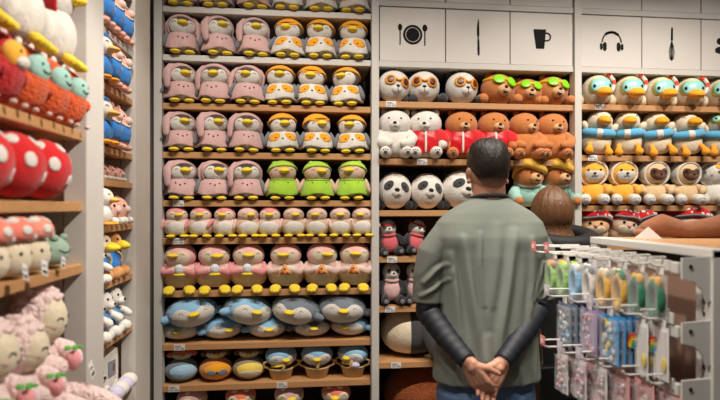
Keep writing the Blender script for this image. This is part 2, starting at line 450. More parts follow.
@build
def basket_penguin(var=0):
    rt = empty('penguin_plush')
    w = P('wicker', (206, 172, 120))
    bk = part('basket', G().lathe([(.045, 0), (.052, .004), (.064, .05), (.068, .054), (.068, .06), (.06, .06), (.056, .05), (.046, .01), (.04, .01)], (0, 0, 0), 28), w, rt)
    for s in (-1, 1):
        part('handle', G().tube([(s*.062, -.01, .056), (s*.088, -.016, .07), (s*.09, -.02, .092), (s*.07, -.02, .1)], .006, 10, (1, 1)), w, bk)
    if var != 1: part('scarf', G().tube([(-.05, -.034, .074), (-.026, -.062, .078), (.01, -.068, .084), (.04, -.05, .092)], .006, 8), YEL, rt)
    part('strap', G().tube([(0.006, -.074, .1), (.004, -.08, .08), (.0, -.074, .058)], .008, 8, (.5, 1)), w, rt)
    hr = (.083, .072, .06); s0 = S((0, 0, 0), hr)
    hd = part('head', G().ell((0, 0, 0), hr, None, 28, 16), BLUE, rt, (0, -.004, .124))
    part('face', G().patch(s0, [(0,-6),(10,6),(30,14),(54,8),(70,-14),(64,-40),(40,-60),(0,-66),(-40,-60),(-64,-40),(-70,-14),(-54,8),(-30,14),(-10,6)], .0018, 6), WHITE, hd)
    beak(hd, (0, -.077, -.012), (.021, .016, .011))
    eyes_arc(hd, s0, 38, -6, 6)
    if var == 2: part('toy_whale', G().ell((.022, -.066, .074), (.026, .018, .016)), LILAC, rt)
    return rt

@build
def fluffy_penguin(var=0):
    rt = empty('penguin_plush')
    part('body', G().ell((0, 0, .08), (.085, .075, .08), None, 24, 14, flatb(-.8)), PALEP, rt)
    feet(rt, .04, -.06, .014, (.026, .026, .013))
    hr = (.082, .07, .062); s0 = S((0, 0, 0), hr)
    hd = part('head', G().ell((0, 0, 0), hr, None, 24, 14), SALMON if var else PINK, rt, (0, -.008, .19))
    part('face', G().patch(s0, [(a, e-8) for a, e in HEART], .0018, 6), CREAM, hd)
    beak(hd, (0, -.074, -.008), (.024, .02, .012))
    eyes_arc(hd, s0, 36, 2, 7)
    g = G()
    for i in range(22):
        a = random.uniform(0, 2*PI); q = random.uniform(0, .05)
        g.ell((q*math.cos(a), q*.8*math.sin(a)-.006, .056-q*.3), (.018, .016, .014), None, 10, 7)
    part('wool_cap', g, PFURR, hd)
    return rt

def bear_face(hd, r, muz, nosez=-.002, eye=24, eel=16, mm=TAN, mouth=True, dark=BLACK, nr=.0085):
    s0 = S((0, 0, 0), r)
    g = part('muzzle', G().ell((0, -r[1]*.86, -r[2]*.2), muz, None, 18, 12), mm, hd)
    part('nose', G().ell((0, -r[1]*.86-muz[1]*.93, -r[2]*.2+muz[2]*.42), (nr*1.35, nr*.8, nr), None, 12, 8), dark, g)
    ms = S((0, -r[1]*.86, -r[2]*.2), muz)
    if mouth == 'open':
        part('mouth', G().patch(ms, [(-28, -18), (0, -10), (30, -14), (24, -38), (0, -46), (-20, -36)], .001, 3), P('mouth', (70, 20, 18)), g)
        part('teeth', G().patch(ms, [(-20, -17), (4, -13), (24, -17), (4, -24)], .0022, 3), WHITE, g)
    elif mouth:
        part('mouth', G().line(ms, [(-4, -14), (4, -28), (22, -24)], .0016, .001), INK, g)
    eyes_dot(hd, s0, eye, eel, 3.6, .002)

@build
def sitting_bear(col='brown', jacket=0):
    rt = empty('bear_plush')
    m, mm, pad = (WHITE, WHITE, DGREY) if col == 'white' else (BROWN, TAN, DBROWN)
    c, r = (0, .0, .104), (.108, .085, .114); f = flatb(-.85, .1)
    b = part('body', G().ell(c, r, None, 28, 16, f), m, rt)
    for s in (-1, 1):
        arm = [(s*.078, -.02, .15), (s*.098, -.058, .115), (s*.08, -.092, .088), (s*.04, -.108, .084)] if not jacket else [(s*.082, -.02, .145), (s*.1, -.055, .11), (s*.096, -.085, .08)]
        part('arm', G().tube(arm, [.028, .032, .03, .022] if not jacket else [.028, .031, .026], 14), m, rt)
        lg = part('leg', G().tube([(s*.05, -.03, .04), (s*.06, -.09, .037), (s*.062, -.122, .036)], [.036, .034, .03], 16), m, rt)
        g = G(); g.ell((s*.062, -.1485, .03), (.012, .003, .01), None, 10, 6)
        for a in (-1, 0, 1): g.ell((s*.062+a*.011, -.1475, .047-abs(a)*.003), (.0045, .003, .0045), None, 8, 6)
        part('paw_pad', g, pad, lg)
        if jacket:
            part('sleeve', G().tube([(s*.074, -.012, .155), (s*.098, -.045, .125), (s*.1, -.066, .1)], [.034, .038, .035], 16), RED, rt)
    if jacket:
        js = S(c, r, f)
        rings = [[js(-176+352*i/40, e, .006+.003*math.sin(i*.9+e)) for i in range(41)] for e in range(-34, 63, 8)]
        j = part('jacket', G().grid(rings+[[js(-176+352*i/40, 62, -.002) for i in range(41)]], False), MATS.get('satin') or mat('satin', (204, 24, 34), 'cloth', .32), rt)
        part('zip', G().tube([js(0, e, .009) for e in range(-30, 58, 8)], .006, 8, (.4, 1)), WHITE, j)
    hr = (.096, .08, .082)
    hd = part('head', G().ell((0, 0, 0), hr, None, 28, 16), m, rt, (0, -.012, .208))
    for s in (-1, 1): part('ear', G().ell((s*.064, .0, .066), (.021, .013, .02), (0, R(s*28), 0), 14, 10), m if col == 'white' else RUST, hd)
    bear_face(hd, hr, (.032, .026, .024), mm=mm, eye=22, eel=16, mouth='open' if col != 'white' else True)
    return rt

@build
def shades_bear(var=0):
    rt = empty('bear_plush')
    part('body', G().ell((0, .09, .07), (.088, .09, .07), None, 24, 14, flatb(-.8)), BROWN, rt)
    for s in (-1, 1): part('arm', G().tube([(s*.07, .03, .04), (s*.098, -.03, .032), (s*.094, -.07, .03)], [.026, .028, .028], 14), BROWN, rt)
    hr = (.094, .09, .086); s0 = S((0, 0, 0), hr)
    hd = part('head', G().ell((0, 0, 0), hr, None, 28, 16), BROWN, rt, (0, -.02, .088))
    for s in (-1, 1): part('ear', G().ell((s*.06, .012, .068), (.022, .014, .02), (0, R(s*28), 0), 14, 10), BROWN, hd)
    bear_face(hd, hr, (.036, .03, .03), mm=TAN, mouth='open', eye=22, eel=14)
    gl = part('sunglasses', G().tube([s0(a, 29-abs(a)*.1, .004) for a in range(-90, 91, 12)], .008, 10, (1, .5)), BAND, hd)
    for s in (-1, 1):
        part('lens', G().patch(s0, [(s*a, e) for a, e in ((5, 18), (8, 34), (22, 39), (40, 34), (43, 18), (32, 6), (14, 6))], .013, 5, 2, -.004), LENSG, gl)
    return rt

@build
def shades_panda(var=0):
    rt = empty('panda_plush')
    part('body', G().ell((0, .1, .062), (.1, .085, .062), None, 24, 14, flatb(-.8)), CHAR, rt)
    for s in (-1, 1): part('arm', G().tube([(s*.08, .05, .04), (s*.112, -.02, .03), (s*.108, -.05, .028)], [.024, .026, .026], 14), CHAR, rt)
    hr = (.092, .085, .09); s0 = S((0, 0, 0), hr)
    hd = part('head', G().ell((0, 0, 0), hr, None, 28, 16), WHITE, rt, (0, -.02, .092))
    for s in (-1, 1): part('ear', G().ell((s*.062, .03, .066), (.026, .016, .024), (0, R(s*28), 0), 14, 10), CHAR, hd)
    gl = part('glasses', G().line(s0, [(-8, 14), (0, 11), (8, 14)], .006, .006), GLASSO, hd)
    for s in (-1, 1):
        part('frame', G().patch(s0, circ(s*28, 11, 20, 18), .006, 5, 0), GLASSO, gl)
        part('lens', G().patch(s0, circ(s*27, 11, 11, 11), .009, 4, 0, ), GLASSD, gl)
    part('muzzle', G().ell((0, -.066, -.028), (.032, .026, .024)), WHITE, hd)
    part('nose', G().ell((0, -.09, -.012), (.011, .006, .006), None, 12, 8), BLACK, hd)
    part('mouth', G().tube([(0, -.0935, -.02), (.001, -.093, -.034), (.009, -.089, -.042)], .0016, 6), INK, hd)
    part('straw', G().tube([(0, -.01, .085), (.004, -.012, .102), (.014, -.014, .108)], .0065, 8), GLASSO, hd)
    return rt

@build
def lying_panda(var=0):
    rt = empty('panda_plush')
    part('body', G().ell((0, .11, .075), (.1, .12, .075), None, 24, 14, flatb(-.8)), BLACK, rt)
    for s in (-1, 1): part('arm', G().tube([(s*.07, .05, .034), (s*.092, -.0, .03), (s*.08, -.05, .027)], [.026, .027, .025], 14), BLACK, rt)
    hr = (.1, .09, .1); s0 = S((0, 0, 0), hr)
    hd = part('head', G().ell((0, 0, 0), hr, None, 28, 16), WHITE, rt, (0, -.03, .108))
    for s in (-1, 1):
        part('ear', G().ell((s*.068, .03, .074), (.026, .016, .024), (0, R(s*28), 0), 14, 10), BLACK, hd)
        part('eye_patch', G().patch(s0, circ(s*30, 13, 19, 13, s*-36), .0025, 5, 0), CHAR, hd)
        part('eye', G().patch(s0, circ(s*27, 12, 3.4, 3.4), .004, 3, 0), INK, hd)
    part('muzzle', G().ell((0, -.068, -.014), (.036, .03, .028)), WHITE, hd)
    part('nose', G().ell((0, -.094, .002), (.016, .01, .0105), None, 12, 8), BLACK, hd)
    part('mouth', G().tube([(0.006, -.096, -.022), (.016, -.093, -.026), (.024, -.087, -.022)], .0016, 6), INK, hd)
    return rt

@build
def capped_bear(var=0):
    rt = empty('bear_plush')
    part('body', G().ell((0, .02, .085), (.1, .1, .085), None, 24, 14, flatb(-.8)), MINT, rt)
    for s in (-1, 1):
        a = part('sleeve', G().tube([(s*.075, -.03, .11), (s*.1, -.075, .085), (s*.09, -.1, .06)], [.032, .036, .034], 14), MINT, rt)
        part('paw', G().ell((s*.086, -.128, .05), (.026, .022, .024)), BROWN, a)
    part('collar', G().torus((0, -.01, .15), .07, .014, (R(10), 0, 0), 28, 10), WHITE, rt)
    hr = (.09, .082, .078)
    hd = part('head', G().ell((0, 0, 0), hr, None, 28, 16), BROWN, rt, (0, -.035, .19))
    bear_face(hd, hr, (.036, .03, .027), mm=TAN, mouth='open', eye=22, eel=8)
    h = part('cap', G().hood((0, 0, 0), hr, 96, -62, .008), P('capyellow', (240, 190, 70)), hd)
    g = G()
    for k in range(5):
        g.tube([(math.sin(R(a))*(.09-.014*k)+.01*k, -math.cos(R(a))*(.086-.014*k), .044+.014*k-.018*math.sin(R(a))) for a in range(-130, 131, 16)], .02, 10)
    part('cap_fold', g, P('capyellow', (240, 190, 70)), h)
    return rt

@build
def dressed_panda(pose='sit'):
    rt = empty('panda_plush')
    dm = PINK if pose == 'sit' else P('rosered', (208, 96, 104))
    part('dress', G().ell((0, 0, .085), (.078, .07, .08), None, 24, 14, flatb(-.8, .12)), dm, rt)
    for s in (-1, 1):
        part('arm', G().tube([(s*.062, -.02, .125), (s*.09, -.05, .1), (s*.092, -.075, .075)], [.021, .024, .022], 12), BLACK, rt)
        lg = part('leg', G().tube([(s*.045, -.03, .034), (s*.056, -.08, .032), (s*.058, -.1, .032)], [.03, .031, .03], 14), BLACK, rt)
        part('paw_pad', G().ell((s*.058, -.1275, .032), (.015, .003, .014), None, 12, 6), GREY, lg)
    part('collar', G().torus((0, -.006, .146), .05, .012, (R(8), 0, 0), 24, 8), dm if pose == 'sit' else P('rosered', (208, 96, 104)), rt)
    hr = (.066, .06, .058); s0 = S((0, 0, 0), hr)
    hd = part('head', G().ell((0, 0, 0), hr, None, 24, 14), WHITE, rt, (0, -.012, .188))
    for s in (-1, 1):
        part('ear', G().ell((s*.045, .01, .046), (.019, .012, .018), (0, R(s*28), 0), 12, 8), BLACK, hd)
        part('eye_patch', G().patch(s0, circ(s*28, 8, 13, 11, s*-30), .002, 4, 0), CHAR, hd)
    part('muzzle', G().ell((0, -.048, -.012), (.024, .02, .018), None, 14, 10), WHITE, hd)
    part('nose', G().ell((0, -.066, -.002), (.009, .005, .006), None, 10, 6), BLACK, hd)
    if pose == 'lie': part('headband', G().torus((0, .0, .03), .058, .006, (R(12), 0, 0), 24, 8), RED, hd)
    return rt

@build
def goggle_bird(var=0):
    rt = empty('duck_plush')
    r = (.096, .092, .088); s0 = S((0, 0, 0), r)
    part('body', G().ell((0, .1, .075), (.09, .09, .075), None, 20, 12, flatb(-.8)), CREAM, rt)
    for s in (-1, 1): part('wing', G().ell((s*.098, -.01, .035), (.024, .03, .03), None, 14, 10), CREAM, rt)
    hd = part('head', G().ell((0, 0, 0), r, None, 28, 16, flatb(-.9)), CREAM, rt, (0, -.02, .08))
    part('tuft', G().tube([(0, 0, .08), (.002, .008, .098), (.012, .014, .104)], [.012, .012, .009], 10), CREAM, hd)
    o = [(0, 38), (28, 41), (48, 31), (53, 6), (40, -14), (17, -10), (0, -2), (-17, -10), (-40, -14), (-53, 6), (-48, 31), (-28, 41)]
    gg = part('goggles', G().patch(s0, o, .006, 5, 2), RIMY, hd)
    part('lens', G().patch(s0, [(a*.88, 11+(e-11)*.84) for a, e in o], .0085, 5, 2), LENSM, gg)
    for s in (-1, 1): part('eye', G().patch(s0, circ(s*30, 8, 5, 5.5), .0105, 3, 0), INK, gg)
    def f(d): return Vector((d.x*(1+.3*d.y), d.y, d.z*(1+.3*d.y)+.12*d.x*0))
    part('beak', G().ell((.004, -.116, -.024), (.05, .05, .026), (R(10), 0, 0), 20, 12, f), BEAK, hd)
    path = [(.072, -.072, -.01), (.088, -.062, .016), (.096, -.05, .044), (.084, -.034, .07), (.06, -.024, .085), (.04, -.02, .09)]
    for k in range(len(path)-1):
        a, b = Vector(path[k]), Vector(path[k+1])
        part('snorkel', G().tube([a, (a+b)/2, b], .0115, 10), (WHITE, P('coral', (226, 70, 50)))[k % 2], hd)
    return rt

@build
def ring_duck(gog=0):
    rt = empty('duck_plush')
    part('body', G().ell((0, 0, .092), (.09, .08, .092), None, 28, 16, flatb(-.85)), CREAM, rt)
    rg = part('swim_ring', G().torus((0, -.008, .146), .08, .027, (R(6), R(-3), 0), 36, 12, sq=(1, .96)), LBLUE, rt)
    for a in (-95, 20, 150):
        part('ring_stripe', G().torus((0, -.008, .146), .08, .028, (R(6), R(-3), 0), 5, 12, a-10, a+10, (1, .96)), WHITE, rg)
    for s in (-1, 1):
        part('foot', G().tube([(s*.052, -.07, .066), (s*.056, -.098, .046), (s*.058, -.112, .022)], [.014, .014, .026], 12), BEAK, rt)
        part('wing', G().ell((s*.09, -.02, .185), (.022, .03, .032), (0, R(s*30), 0), 14, 10), CREAM, rt)
    hr = (.078, .072, .068); s0 = S((0, 0, 0), hr)
    hd = part('head', G().ell((0, 0, 0), hr, None, 26, 14), CREAM, rt, (0, -.012, .218))
    def f(d): return Vector((d.x*(1+.25*d.y), d.y, d.z*(1+.3*d.y)))
    part('beak', G().ell((0, -.086, -.004), (.042, .042, .028), (R(12), 0, 0), 18, 12, f), BEAK, hd)
    if gog:
        for s in (-1, 1):
            q = part('goggles', G().patch(s0, circ(s*38, 18, 22, 22), .006, 4, 0), LENSG, hd)
            part('lens', G().patch(s0, circ(s*38, 18, 15, 15), .0085, 4, 0), LENSM, q)
            part('eye', G().patch(s0, circ(s*38, 18, 5, 5), .0105, 3, 0), INK, q)
    else:
        eyes_arc(hd, s0, 42, 26, 8)
    return rt

@build
def hooded_pet(kind='shiba'):
    nm = {'shiba': 'dog_plush', 'pug': 'dog_plush', 'cat': 'cat_plush'}[kind]
    rt = empty(nm)
    bm_ = {'shiba': P('honey', (240, 176, 60)), 'pug': P('fawn', (222, 190, 146)), 'cat': WHITE}[kind]
    part('body', G().ell((0, 0, .072), (.082, .075, .076), None, 24, 14, flatb(-.85)), bm_, rt)
    for s in (-1, 1):
        lg = part('leg', G().tube([(s*.045, -.04, .04), (s*.052, -.09, .038), (s*.053, -.108, .036)], [.03, .032, .032], 14), WHITE, rt)
        g = G(); g.ell((s*.053, -.1385, .03), (.011, .003, .009), None, 10, 6)
        for a in (-1, 0, 1): g.ell((s*.053+a*.011, -.137, .046-abs(a)*.003), (.004, .003, .004), None, 8, 6)
        part('paw_pad', g, P('padgrey', (170, 170, 178)), lg)
        part('arm', G().tube([(s*.068, -.02, .112), (s*.09, -.056, .098), (s*.078, -.078, .086)], [.02, .023, .021], 12), bm_, rt)
    hr = (.083, .074, .074); s0 = S((0, 0, 0), hr)
    fc = {'shiba': P('honey', (240, 176, 60)), 'pug': P('fawn', (222, 190, 146)), 'cat': WHITE}[kind]
    hd = part('head', G().ell((0, 0, 0), hr, None, 28, 16), fc, rt, (0, -.012, .196))
    hm = WHITE if kind != 'shiba' else P('hoodcream', (240, 226, 206))
    h = part('hood', G().hood((0, 0, 0), hr, 58, -10, .01), hm, hd)
    for s in (-1, 1): part('ear', G().ell((s*.056, .0, .076), (.02, .012, .02), (0, R(s*30), 0), 12, 8), hm, h)
    if kind == 'shiba':
        part('cheeks', G().patch(s0, [(0, 2), (20, 8), (42, 0), (46, -24), (24, -46), (0, -50), (-24, -46), (-46, -24), (-42, 0), (-20, 8)], .003, 5), WHITE, hd)
        eyes_dot(hd, s0, 24, 10, 4.5, .005)
        part('nose', G().ell((0, -.079, -.006), (.009, .005, .006), None, 10, 6), BLACK, hd)
        part('mouth', G().line(s0, [(-12, -16), (-5, -20), (0, -14), (5, -20), (12, -16)], .0014, .004), INK, hd)
    elif kind == 'pug':
        part('mask', G().patch(s0, [(0, 8), (22, 22), (40, 16), (40, -14), (18, -36), (0, -38), (-18, -36), (-40, -14), (-40, 16), (-22, 22)], .003, 5), DBROWN, hd)
        eyes_dot(hd, s0, 25, 6, 7, .006, BLACK)
        part('muzzle', G().ell((0, -.068, -.022), (.028, .018, .02)), P('muz', (110, 70, 46)), hd)
        part('nose', G().ell((0, -.086, -.01), (.009, .005, .006), None, 10, 6), BLACK, hd)
    else:
        part('patch', G().patch(s0, [(10, 48), (44, 40), (40, 18), (16, 20)], .003, 4), P('honey', (240, 176, 60)), hd)
        eyes_dot(hd, s0, 26, 6, 5.5, .005, GREY)
        part('nose', G().ell((0, -.077, -.01), (.006, .004, .004), None, 10, 6), ROSE, hd)
    return rt

@build
def gnome(var=0):
    rt = empty('mushroom_hat_plush')
    part('body', G().ell((0, .01, .06), (.085, .075, .06), None, 24, 14, flatb(-.85)), BEIGE, rt)
    hr = (.088, .076, .066); s0 = S((0, 0, 0), hr)
    hd = part('head', G().ell((0, 0, 0), hr, None, 26, 14), TAN if var == 0 else BEIGE, rt, (0, -.015, .105))
    part('beard', G().patch(s0, [(0, -8), (26, -2), (44, -14), (38, -44), (0, -64), (-38, -44), (-44, -14), (-26, -2)], .006, 5), CREAM, hd)
    eyes_dot(hd, s0, 22, 12, 6, .003)
    part('nose', G().ell((0, -.08, .0), (.012, .01, .01), None, 12, 8), ROSE, hd)
    cs = S((0, .012, .034), (.108, .094, .07), None, (R(-16), 0, 0))
    g = G(); seq = [(-16, -.014), (-8, 0)] + [(a, 0) for a in range(0, 86, 9)]
    cp = part('cap', g.grid([[cs(360*i/28, e, o+.004*math.sin(i*2*PI/28*5)*(1 if e < 10 else 0)) for i in range(28)] for e, o in seq], True, (None, cs(0, 90))), RED, hd)
    part('trim', G().tube([cs(a, -9+3*math.sin(R(a*4)), .001) for a in range(-180, 180, 12)], .006, 8), GREY, cp)
    for k in range(26):
        a = -170+k*137.5; e = (k % 4)*19+4+random.uniform(-3, 3)
        part('spot', G().patch(cs, circ(a % 360-180, e, 6.5/max(.35, math.cos(R(e))), 6.5), .0016, 2, 0), WHITE, cp)
    return rt

@build
def mushroom(var=0):
    rt = empty('mushroom_plush')
    cm = RED if var == 0 else SALMON if var == 1 else P('peach', (238, 150, 130))
    if var == 0:
        part('stem', G().ell((0, .03, .03), (.055, .05, .03)), CREAM, rt)
        cs = S((0, 0, .085), (.09, .085, .083))
        cp = part('cap', G().ell((0, 0, .085), (.09, .085, .083), None, 28, 18), cm, rt)
    else:
        st = part('stem', G().ell((0, 0, .05), (.058, .056, .052), None, 24, 14, flatb(-.85)), CREAM, rt)
        ss = S((0, 0, .05), (.058, .056, .052))
        for s in (-1, 1): part('eye', G().patch(ss, circ(s*20, 10, 4, 5), .001, 3, 0), INK, st)
        cs = S((0, 0, .106), (.068, .064, .038))
        cp = part('cap', G().ell((0, 0, .106), (.068, .064, .038), None, 28, 16, lambda d: Vector((d.x, d.y, d.z if d.z > -.4 else -.4+(d.z+.4)*.25))), cm, rt)
    for a, e, q in ((-8, 8, 13), (38, -22, 12), (-48, -24, 12), (30, 46, 12), (-36, 48, 12), (70, 18, 12), (-84, 14, 12), (115, -14, 12), (-125, 20, 12), (165, 10, 12), (100, 54, 10)):
        if var: q *= 1.2
        part('spot', G().patch(cs, circ(a, e, q*.85/max(.4, math.cos(R(e))), q), .0016, 3, 0), WHITE, cp)
    return rt

def tagcard(parent, loc, rot):
    t = part('swing_tag', G().box((-.013, -.0005, -.024), (.013, .0005, .012), .0002), PAPER, parent, loc, rot, False)
    g = G()
    for k in range(7): g.box((-.009+k*.0027, -.0011, -.02), (-.0078+k*.0027+(k % 3)*.0005, -.0005, -.012))
    g.box((-.009, -.0011, -.004), (.008, -.0005, -.002)); g.box((-.009, -.0011, 0), (.004, -.0005, .002))
    # printed barcode stays on the card's own mesh
    part('barcode', g, INK, t, smooth=False)

@build
def dragon(col='orange'):
    rt = empty('hooded_monster_plush')
    m = OFURR if col == 'orange' else mat('red_shag', (186, 20, 26), 'fluff')
    g = G(); g.ell((0, 0, .08), (.074, .075, .08), None, 24, 14, flatb(-.85)); g.ell((0, 0, .142), (.066, .062, .056), None, 24, 14)
    b = part('body', remesh(g.mesh('b'), .006, 4), m, rt)
    hs = S((0, 0, .135), (.067, .064, .058))
    fm = MINT if col == 'orange' else P('honey', (240, 176, 60))
    fc = part('face', G().ell((0, -.052, .128), (.048, .028, .04), None, 20, 12), fm, rt)
    fs = S((0, -.052, .128), (.048, .028, .04))
    for s in (-1, 1): part('eye', G().patch(fs, circ(s*24, 14, 6, 6), .001, 3, 0), INK, fc)
    if col == 'orange': part('smile', G().line(fs, [(-24, -10), (-10, -18), (10, -18), (24, -10)], .0016, .001), INK, fc)
    else: part('muzzle', G().ell((0, -.07, .112), (.028, .018, .019)), WHITE, fc)
    for s in (-1, 1):
        part('horn', G().ell((s*.03, -.02, .192), (.014, .009, .016), (0, R(s*20), 0), 12, 8), WHITE, rt)
        part('arm', G().ell((s*.066, -.04, .085), (.018, .024, .022), None, 12, 8), m, rt)
        part('toe', G().ell((s*.036, -.066, .009), (.007, .009, .007), None, 12, 8), PALEP, rt)
    return rt

@build
def seagull(var=0):
    rt = empty('bird_plush')
    part('body', G().ell((0, 0, .08), (.07, .066, .08), None, 24, 14, flatb(-.85)), WHITE, rt)
    for s in (-1, 1):
        g = G().tube([(s*.03, -.05, .016), (s*.032, -.06, .01), (s*.033, -.066, .006)], [.014, .015, .015], 12)
        g.ell((s*.022, -.074, .004), (.01, .013, .009)); g.ell((s*.044, -.074, .004), (.01, .013, .009))
        part('foot', g, YEL, rt)
        part('wing', G().ell((s*.07, -.0, .088), (.015, .03, .046), None, 12, 8), WHITE, rt)
    hr = (.062, .056, .055); s0 = S((0, 0, 0), hr)
    hd = part('head', G().ell((0, 0, 0), hr, None, 24, 14), WHITE, rt, (0, -.008, .178))
    h = part('hood', G().hood((0, 0, 0), hr, 62, -12, .007), RED if var else PALEP, hd)
    beak(hd, (0, -.064, -.004), (.024, .026, .014))
    if var:
        for s in (-1, 1): part('eye', G().patch(s0, [(s*30, 2), (s*40, 16), (s*32, 24), (s*26, 18), (s*18, 23), (s*14, 14)], .004, 3), P('petrol', (62, 120, 150)), hd)
    else: eyes_dot(hd, s0, 28, 14, 5)
    return rt

@build
def sheep(var=0):
    rt = empty('sheep_plush')
    g = G()
    g.ell((0, 0, .1), (.072, .066, .092), None, 24, 14, flatb(-.9, .1))
    b = part('body', g, PFURR, rt)
    for s in (-1, 1):
        part('arm', G().tube([(s*.06, -.02, .15), (s*.078, -.06, .13), (s*.05, -.085, .12)], [.02, .024, .022], 12), PFURR, rt)
        lg = part('leg', G().tube([(s*.04, -.04, .042), (s*.05, -.1, .036), (s*.054, -.15, .02), (s*.056, -.185, .0)], [.028, .03, .029, .028], 14), PFURR, rt)
        part('hoof', G().ell((s*.057, -.212, -.012), (.026, .022, .025), None, 14, 10), CREAM, lg)
    sb = part('strawberry', G().ell((0, -.1, .124), (.019, .018, .022), None, 16, 12, pear(-.2)), P('strawpink', (240, 160, 164)), rt)
    lf = G()
    for k in range(5): lf.ell((.014*math.cos(k*1.257), -.1+.014*math.sin(k*1.257), .152), (.010, .006, .004), (0, 0, k*1.257), 10, 6)
    part('leaf', lf, P('leafgreen', (90, 178, 70)), sb)
    hr = (.062, .055, .056); s0 = S((0, -.014, -.002), hr)
    hd = part('head', G().ell((0, -.014, -.002), hr, None, 24, 14), CREAM, rt, (0, -.014, .218))
    eyes_arc(hd, s0, 26, 2, 9)
    for s in (-1, 1): part('cheek', G().patch(s0, circ(s*40, -14, 7, 5), .001, 3, 0), PALEP, hd)
    part('mouth', G().line(s0, [(-5, -16), (0, -20), (5, -16)], .0012, .001), INK, hd)
    w = G().hood((0, .002, .004), (.064, .06, .058), 60, -16, .009)
    for i in range(34):
        a = R(i*137.5); e = R(34+(i % 5)*12)
        w.ell((.068*math.cos(a)*math.cos(e), .004+.062*math.sin(a)*math.cos(e), .008+.062*math.sin(e)), (.0125, .0125, .008), None, 10, 7)
    wl = part('wool', w, PFURR, hd)
    for s in (-1, 1): part('ear', G().ell((s*.068, -.006, .008), (.024, .012, .013), (0, R(s*20), 0), 12, 8), PFURR, hd)
    return rt

@build
def frog_toy(var=0):
    rt = empty('frog_plush')
    s0 = S((0, 0, .055), (.07, .06, .055))
    b = part('body', G().ell((0, 0, .055), (.07, .06, .055), None, 24, 14, flatb(-.85)), SAGE, rt)
    part('mouth', G().line(s0, [(-30, 6), (-12, -2), (12, -2), (30, 6)], .0018, .001), INK, b)
    for s in (-1, 1): part('eye', G().ell((s*.03, -.034, .1), (.014, .012, .012), None, 12, 8), SAGE, b)
    return rt

@build
def pig(band=1):
    rt = empty('pig_plush')
    c, r = (0, 0, .095), (.075, .068, .096)
    s0 = S(c, r, flatb(-.88, .1))
    b = part('body', G().ell(c, r, None, 26, 16, flatb(-.88, .1)), P('pigpink', (232, 170, 150)), rt)
    if band:
        rings = [[s0(360*i/30, e, o) for i in range(30)] for e, o in ((-40, -.002), (-38, .003), (-28, .004), (-14, .004), (5, .003), (8, -.002))]
        sh = part('shorts', G().grid(rings), DBLUE, rt)
        part('waistband', G().tube([s0(a, 8+4*math.sin(R(a*5)), .003) for a in range(0, 361, 10)], .004, 8), WHITE, sh)
    for s in (-1, 1):
        part('eye', G().patch(s0, circ(s*22, 34, 4, 4), .001, 3, 0), INK, b)
        part('ear', G().ell((s*.04, 0, .182), (.02, .011, .026), (0, R(s*24), 0), 12, 8), P('pigpink', (232, 170, 150)), rt)
        part('arm', G().ell((s*.074, -.03, .09), (.02, .022, .03), (0, R(-s*20), 0), 12, 8), P('pigpink', (232, 170, 150)), rt)
        part('foot', G().ell((s*.034, -.046, .014), (.022, .022, .014), None, 12, 8), P('pigpink', (232, 170, 150)), rt)
    part('snout', G().ell((0, -.062, .128), (.026, .018, .02), None, 16, 10), PALEP, b)
    return rt

@build
def round_pig(var=0):
    rt = empty('pig_plush')
    s0 = S((0, 0, .056), (.068, .062, .056))
    m = P('pigpink', (232, 170, 150))
    b = part('body', G().ell((0, 0, .056), (.068, .062, .056), None, 24, 14, flatb(-.88)), m, rt)
    for s in (-1, 1):
        part('eye', G().patch(s0, circ(s*24, 18, 6, 6), .001, 3, 0), INK, b)
        part('ear', G().ell((s*.04, .0, .1), (.019, .012, .02), (0, R(s*30), 0), 12, 8), m, rt)
        part('paw', G().ell((s*.034, -.056, .016), (.018, .02, .015), None, 12, 8), WHITE, rt)
    part('snout', G().ell((0, -.06, .058), (.02, .014, .016), None, 14, 10), PALEP, b)
    return rt

@build
def white_duck(cap=1):
    rt = empty('duck_plush')
    part('body', G().ell((0, 0, .062), (.06, .056, .064), None, 24, 14, flatb(-.88)), WHITE if not cap else DBLUE, rt)
    for s in (-1, 1): part('wing', G().ell((s*.058, -.014, .07), (.016, .024, .032), None, 12, 8), WHITE, rt)
    feet(rt, .03, -.05, .012, (.022, .026, .011), BEAK)
    hr = (.055, .052, .052); s0 = S((0, 0, 0), hr)
    hd = part('head', G().ell((0, 0, 0), hr, None, 24, 14), WHITE, rt, (0, -.008, .145))
    beak(hd, (0, -.062, -.01), (.026, .026, .014), P('beakyellow', (240, 190, 96)))
    eyes_arc(hd, s0, 26, 22, 7)
    if cap: part('beret', G().ell((0, .008, .048), (.046, .044, .02), None, 20, 10), DBLUE, hd)
    return rt

@build
def duckling(var=0):
    rt = empty('duck_plush')
    part('body', G().ell((0, 0, .07), (.058, .054, .07), None, 24, 14, flatb(-.88)), DBLUE, rt)
    for s in (-1, 1):
        part('foot', G().tube([(s*.034, -.03, .03), (s*.036, -.05, .03), (s*.037, -.062, .03)], [.02, .024, .028], 12), P('caramel', (206, 144, 84)), rt)
        part('wing', G().ell((s*.06, -.02, .09), (.018, .024, .032), None, 12, 8), CREAM, rt)
    hr = (.056, .05, .05); s0 = S((0, 0, 0), hr)
    hd = part('head', G().ell((0, 0, 0), hr, None, 24, 14), CREAM if var else P('caramel', (206, 144, 84)), rt, (0, -.01, .168))
    beak(hd, (0, -.06, -.014), (.034, .034, .022))
    eyes_dot(hd, s0, 26, 18, 6)
    return rt

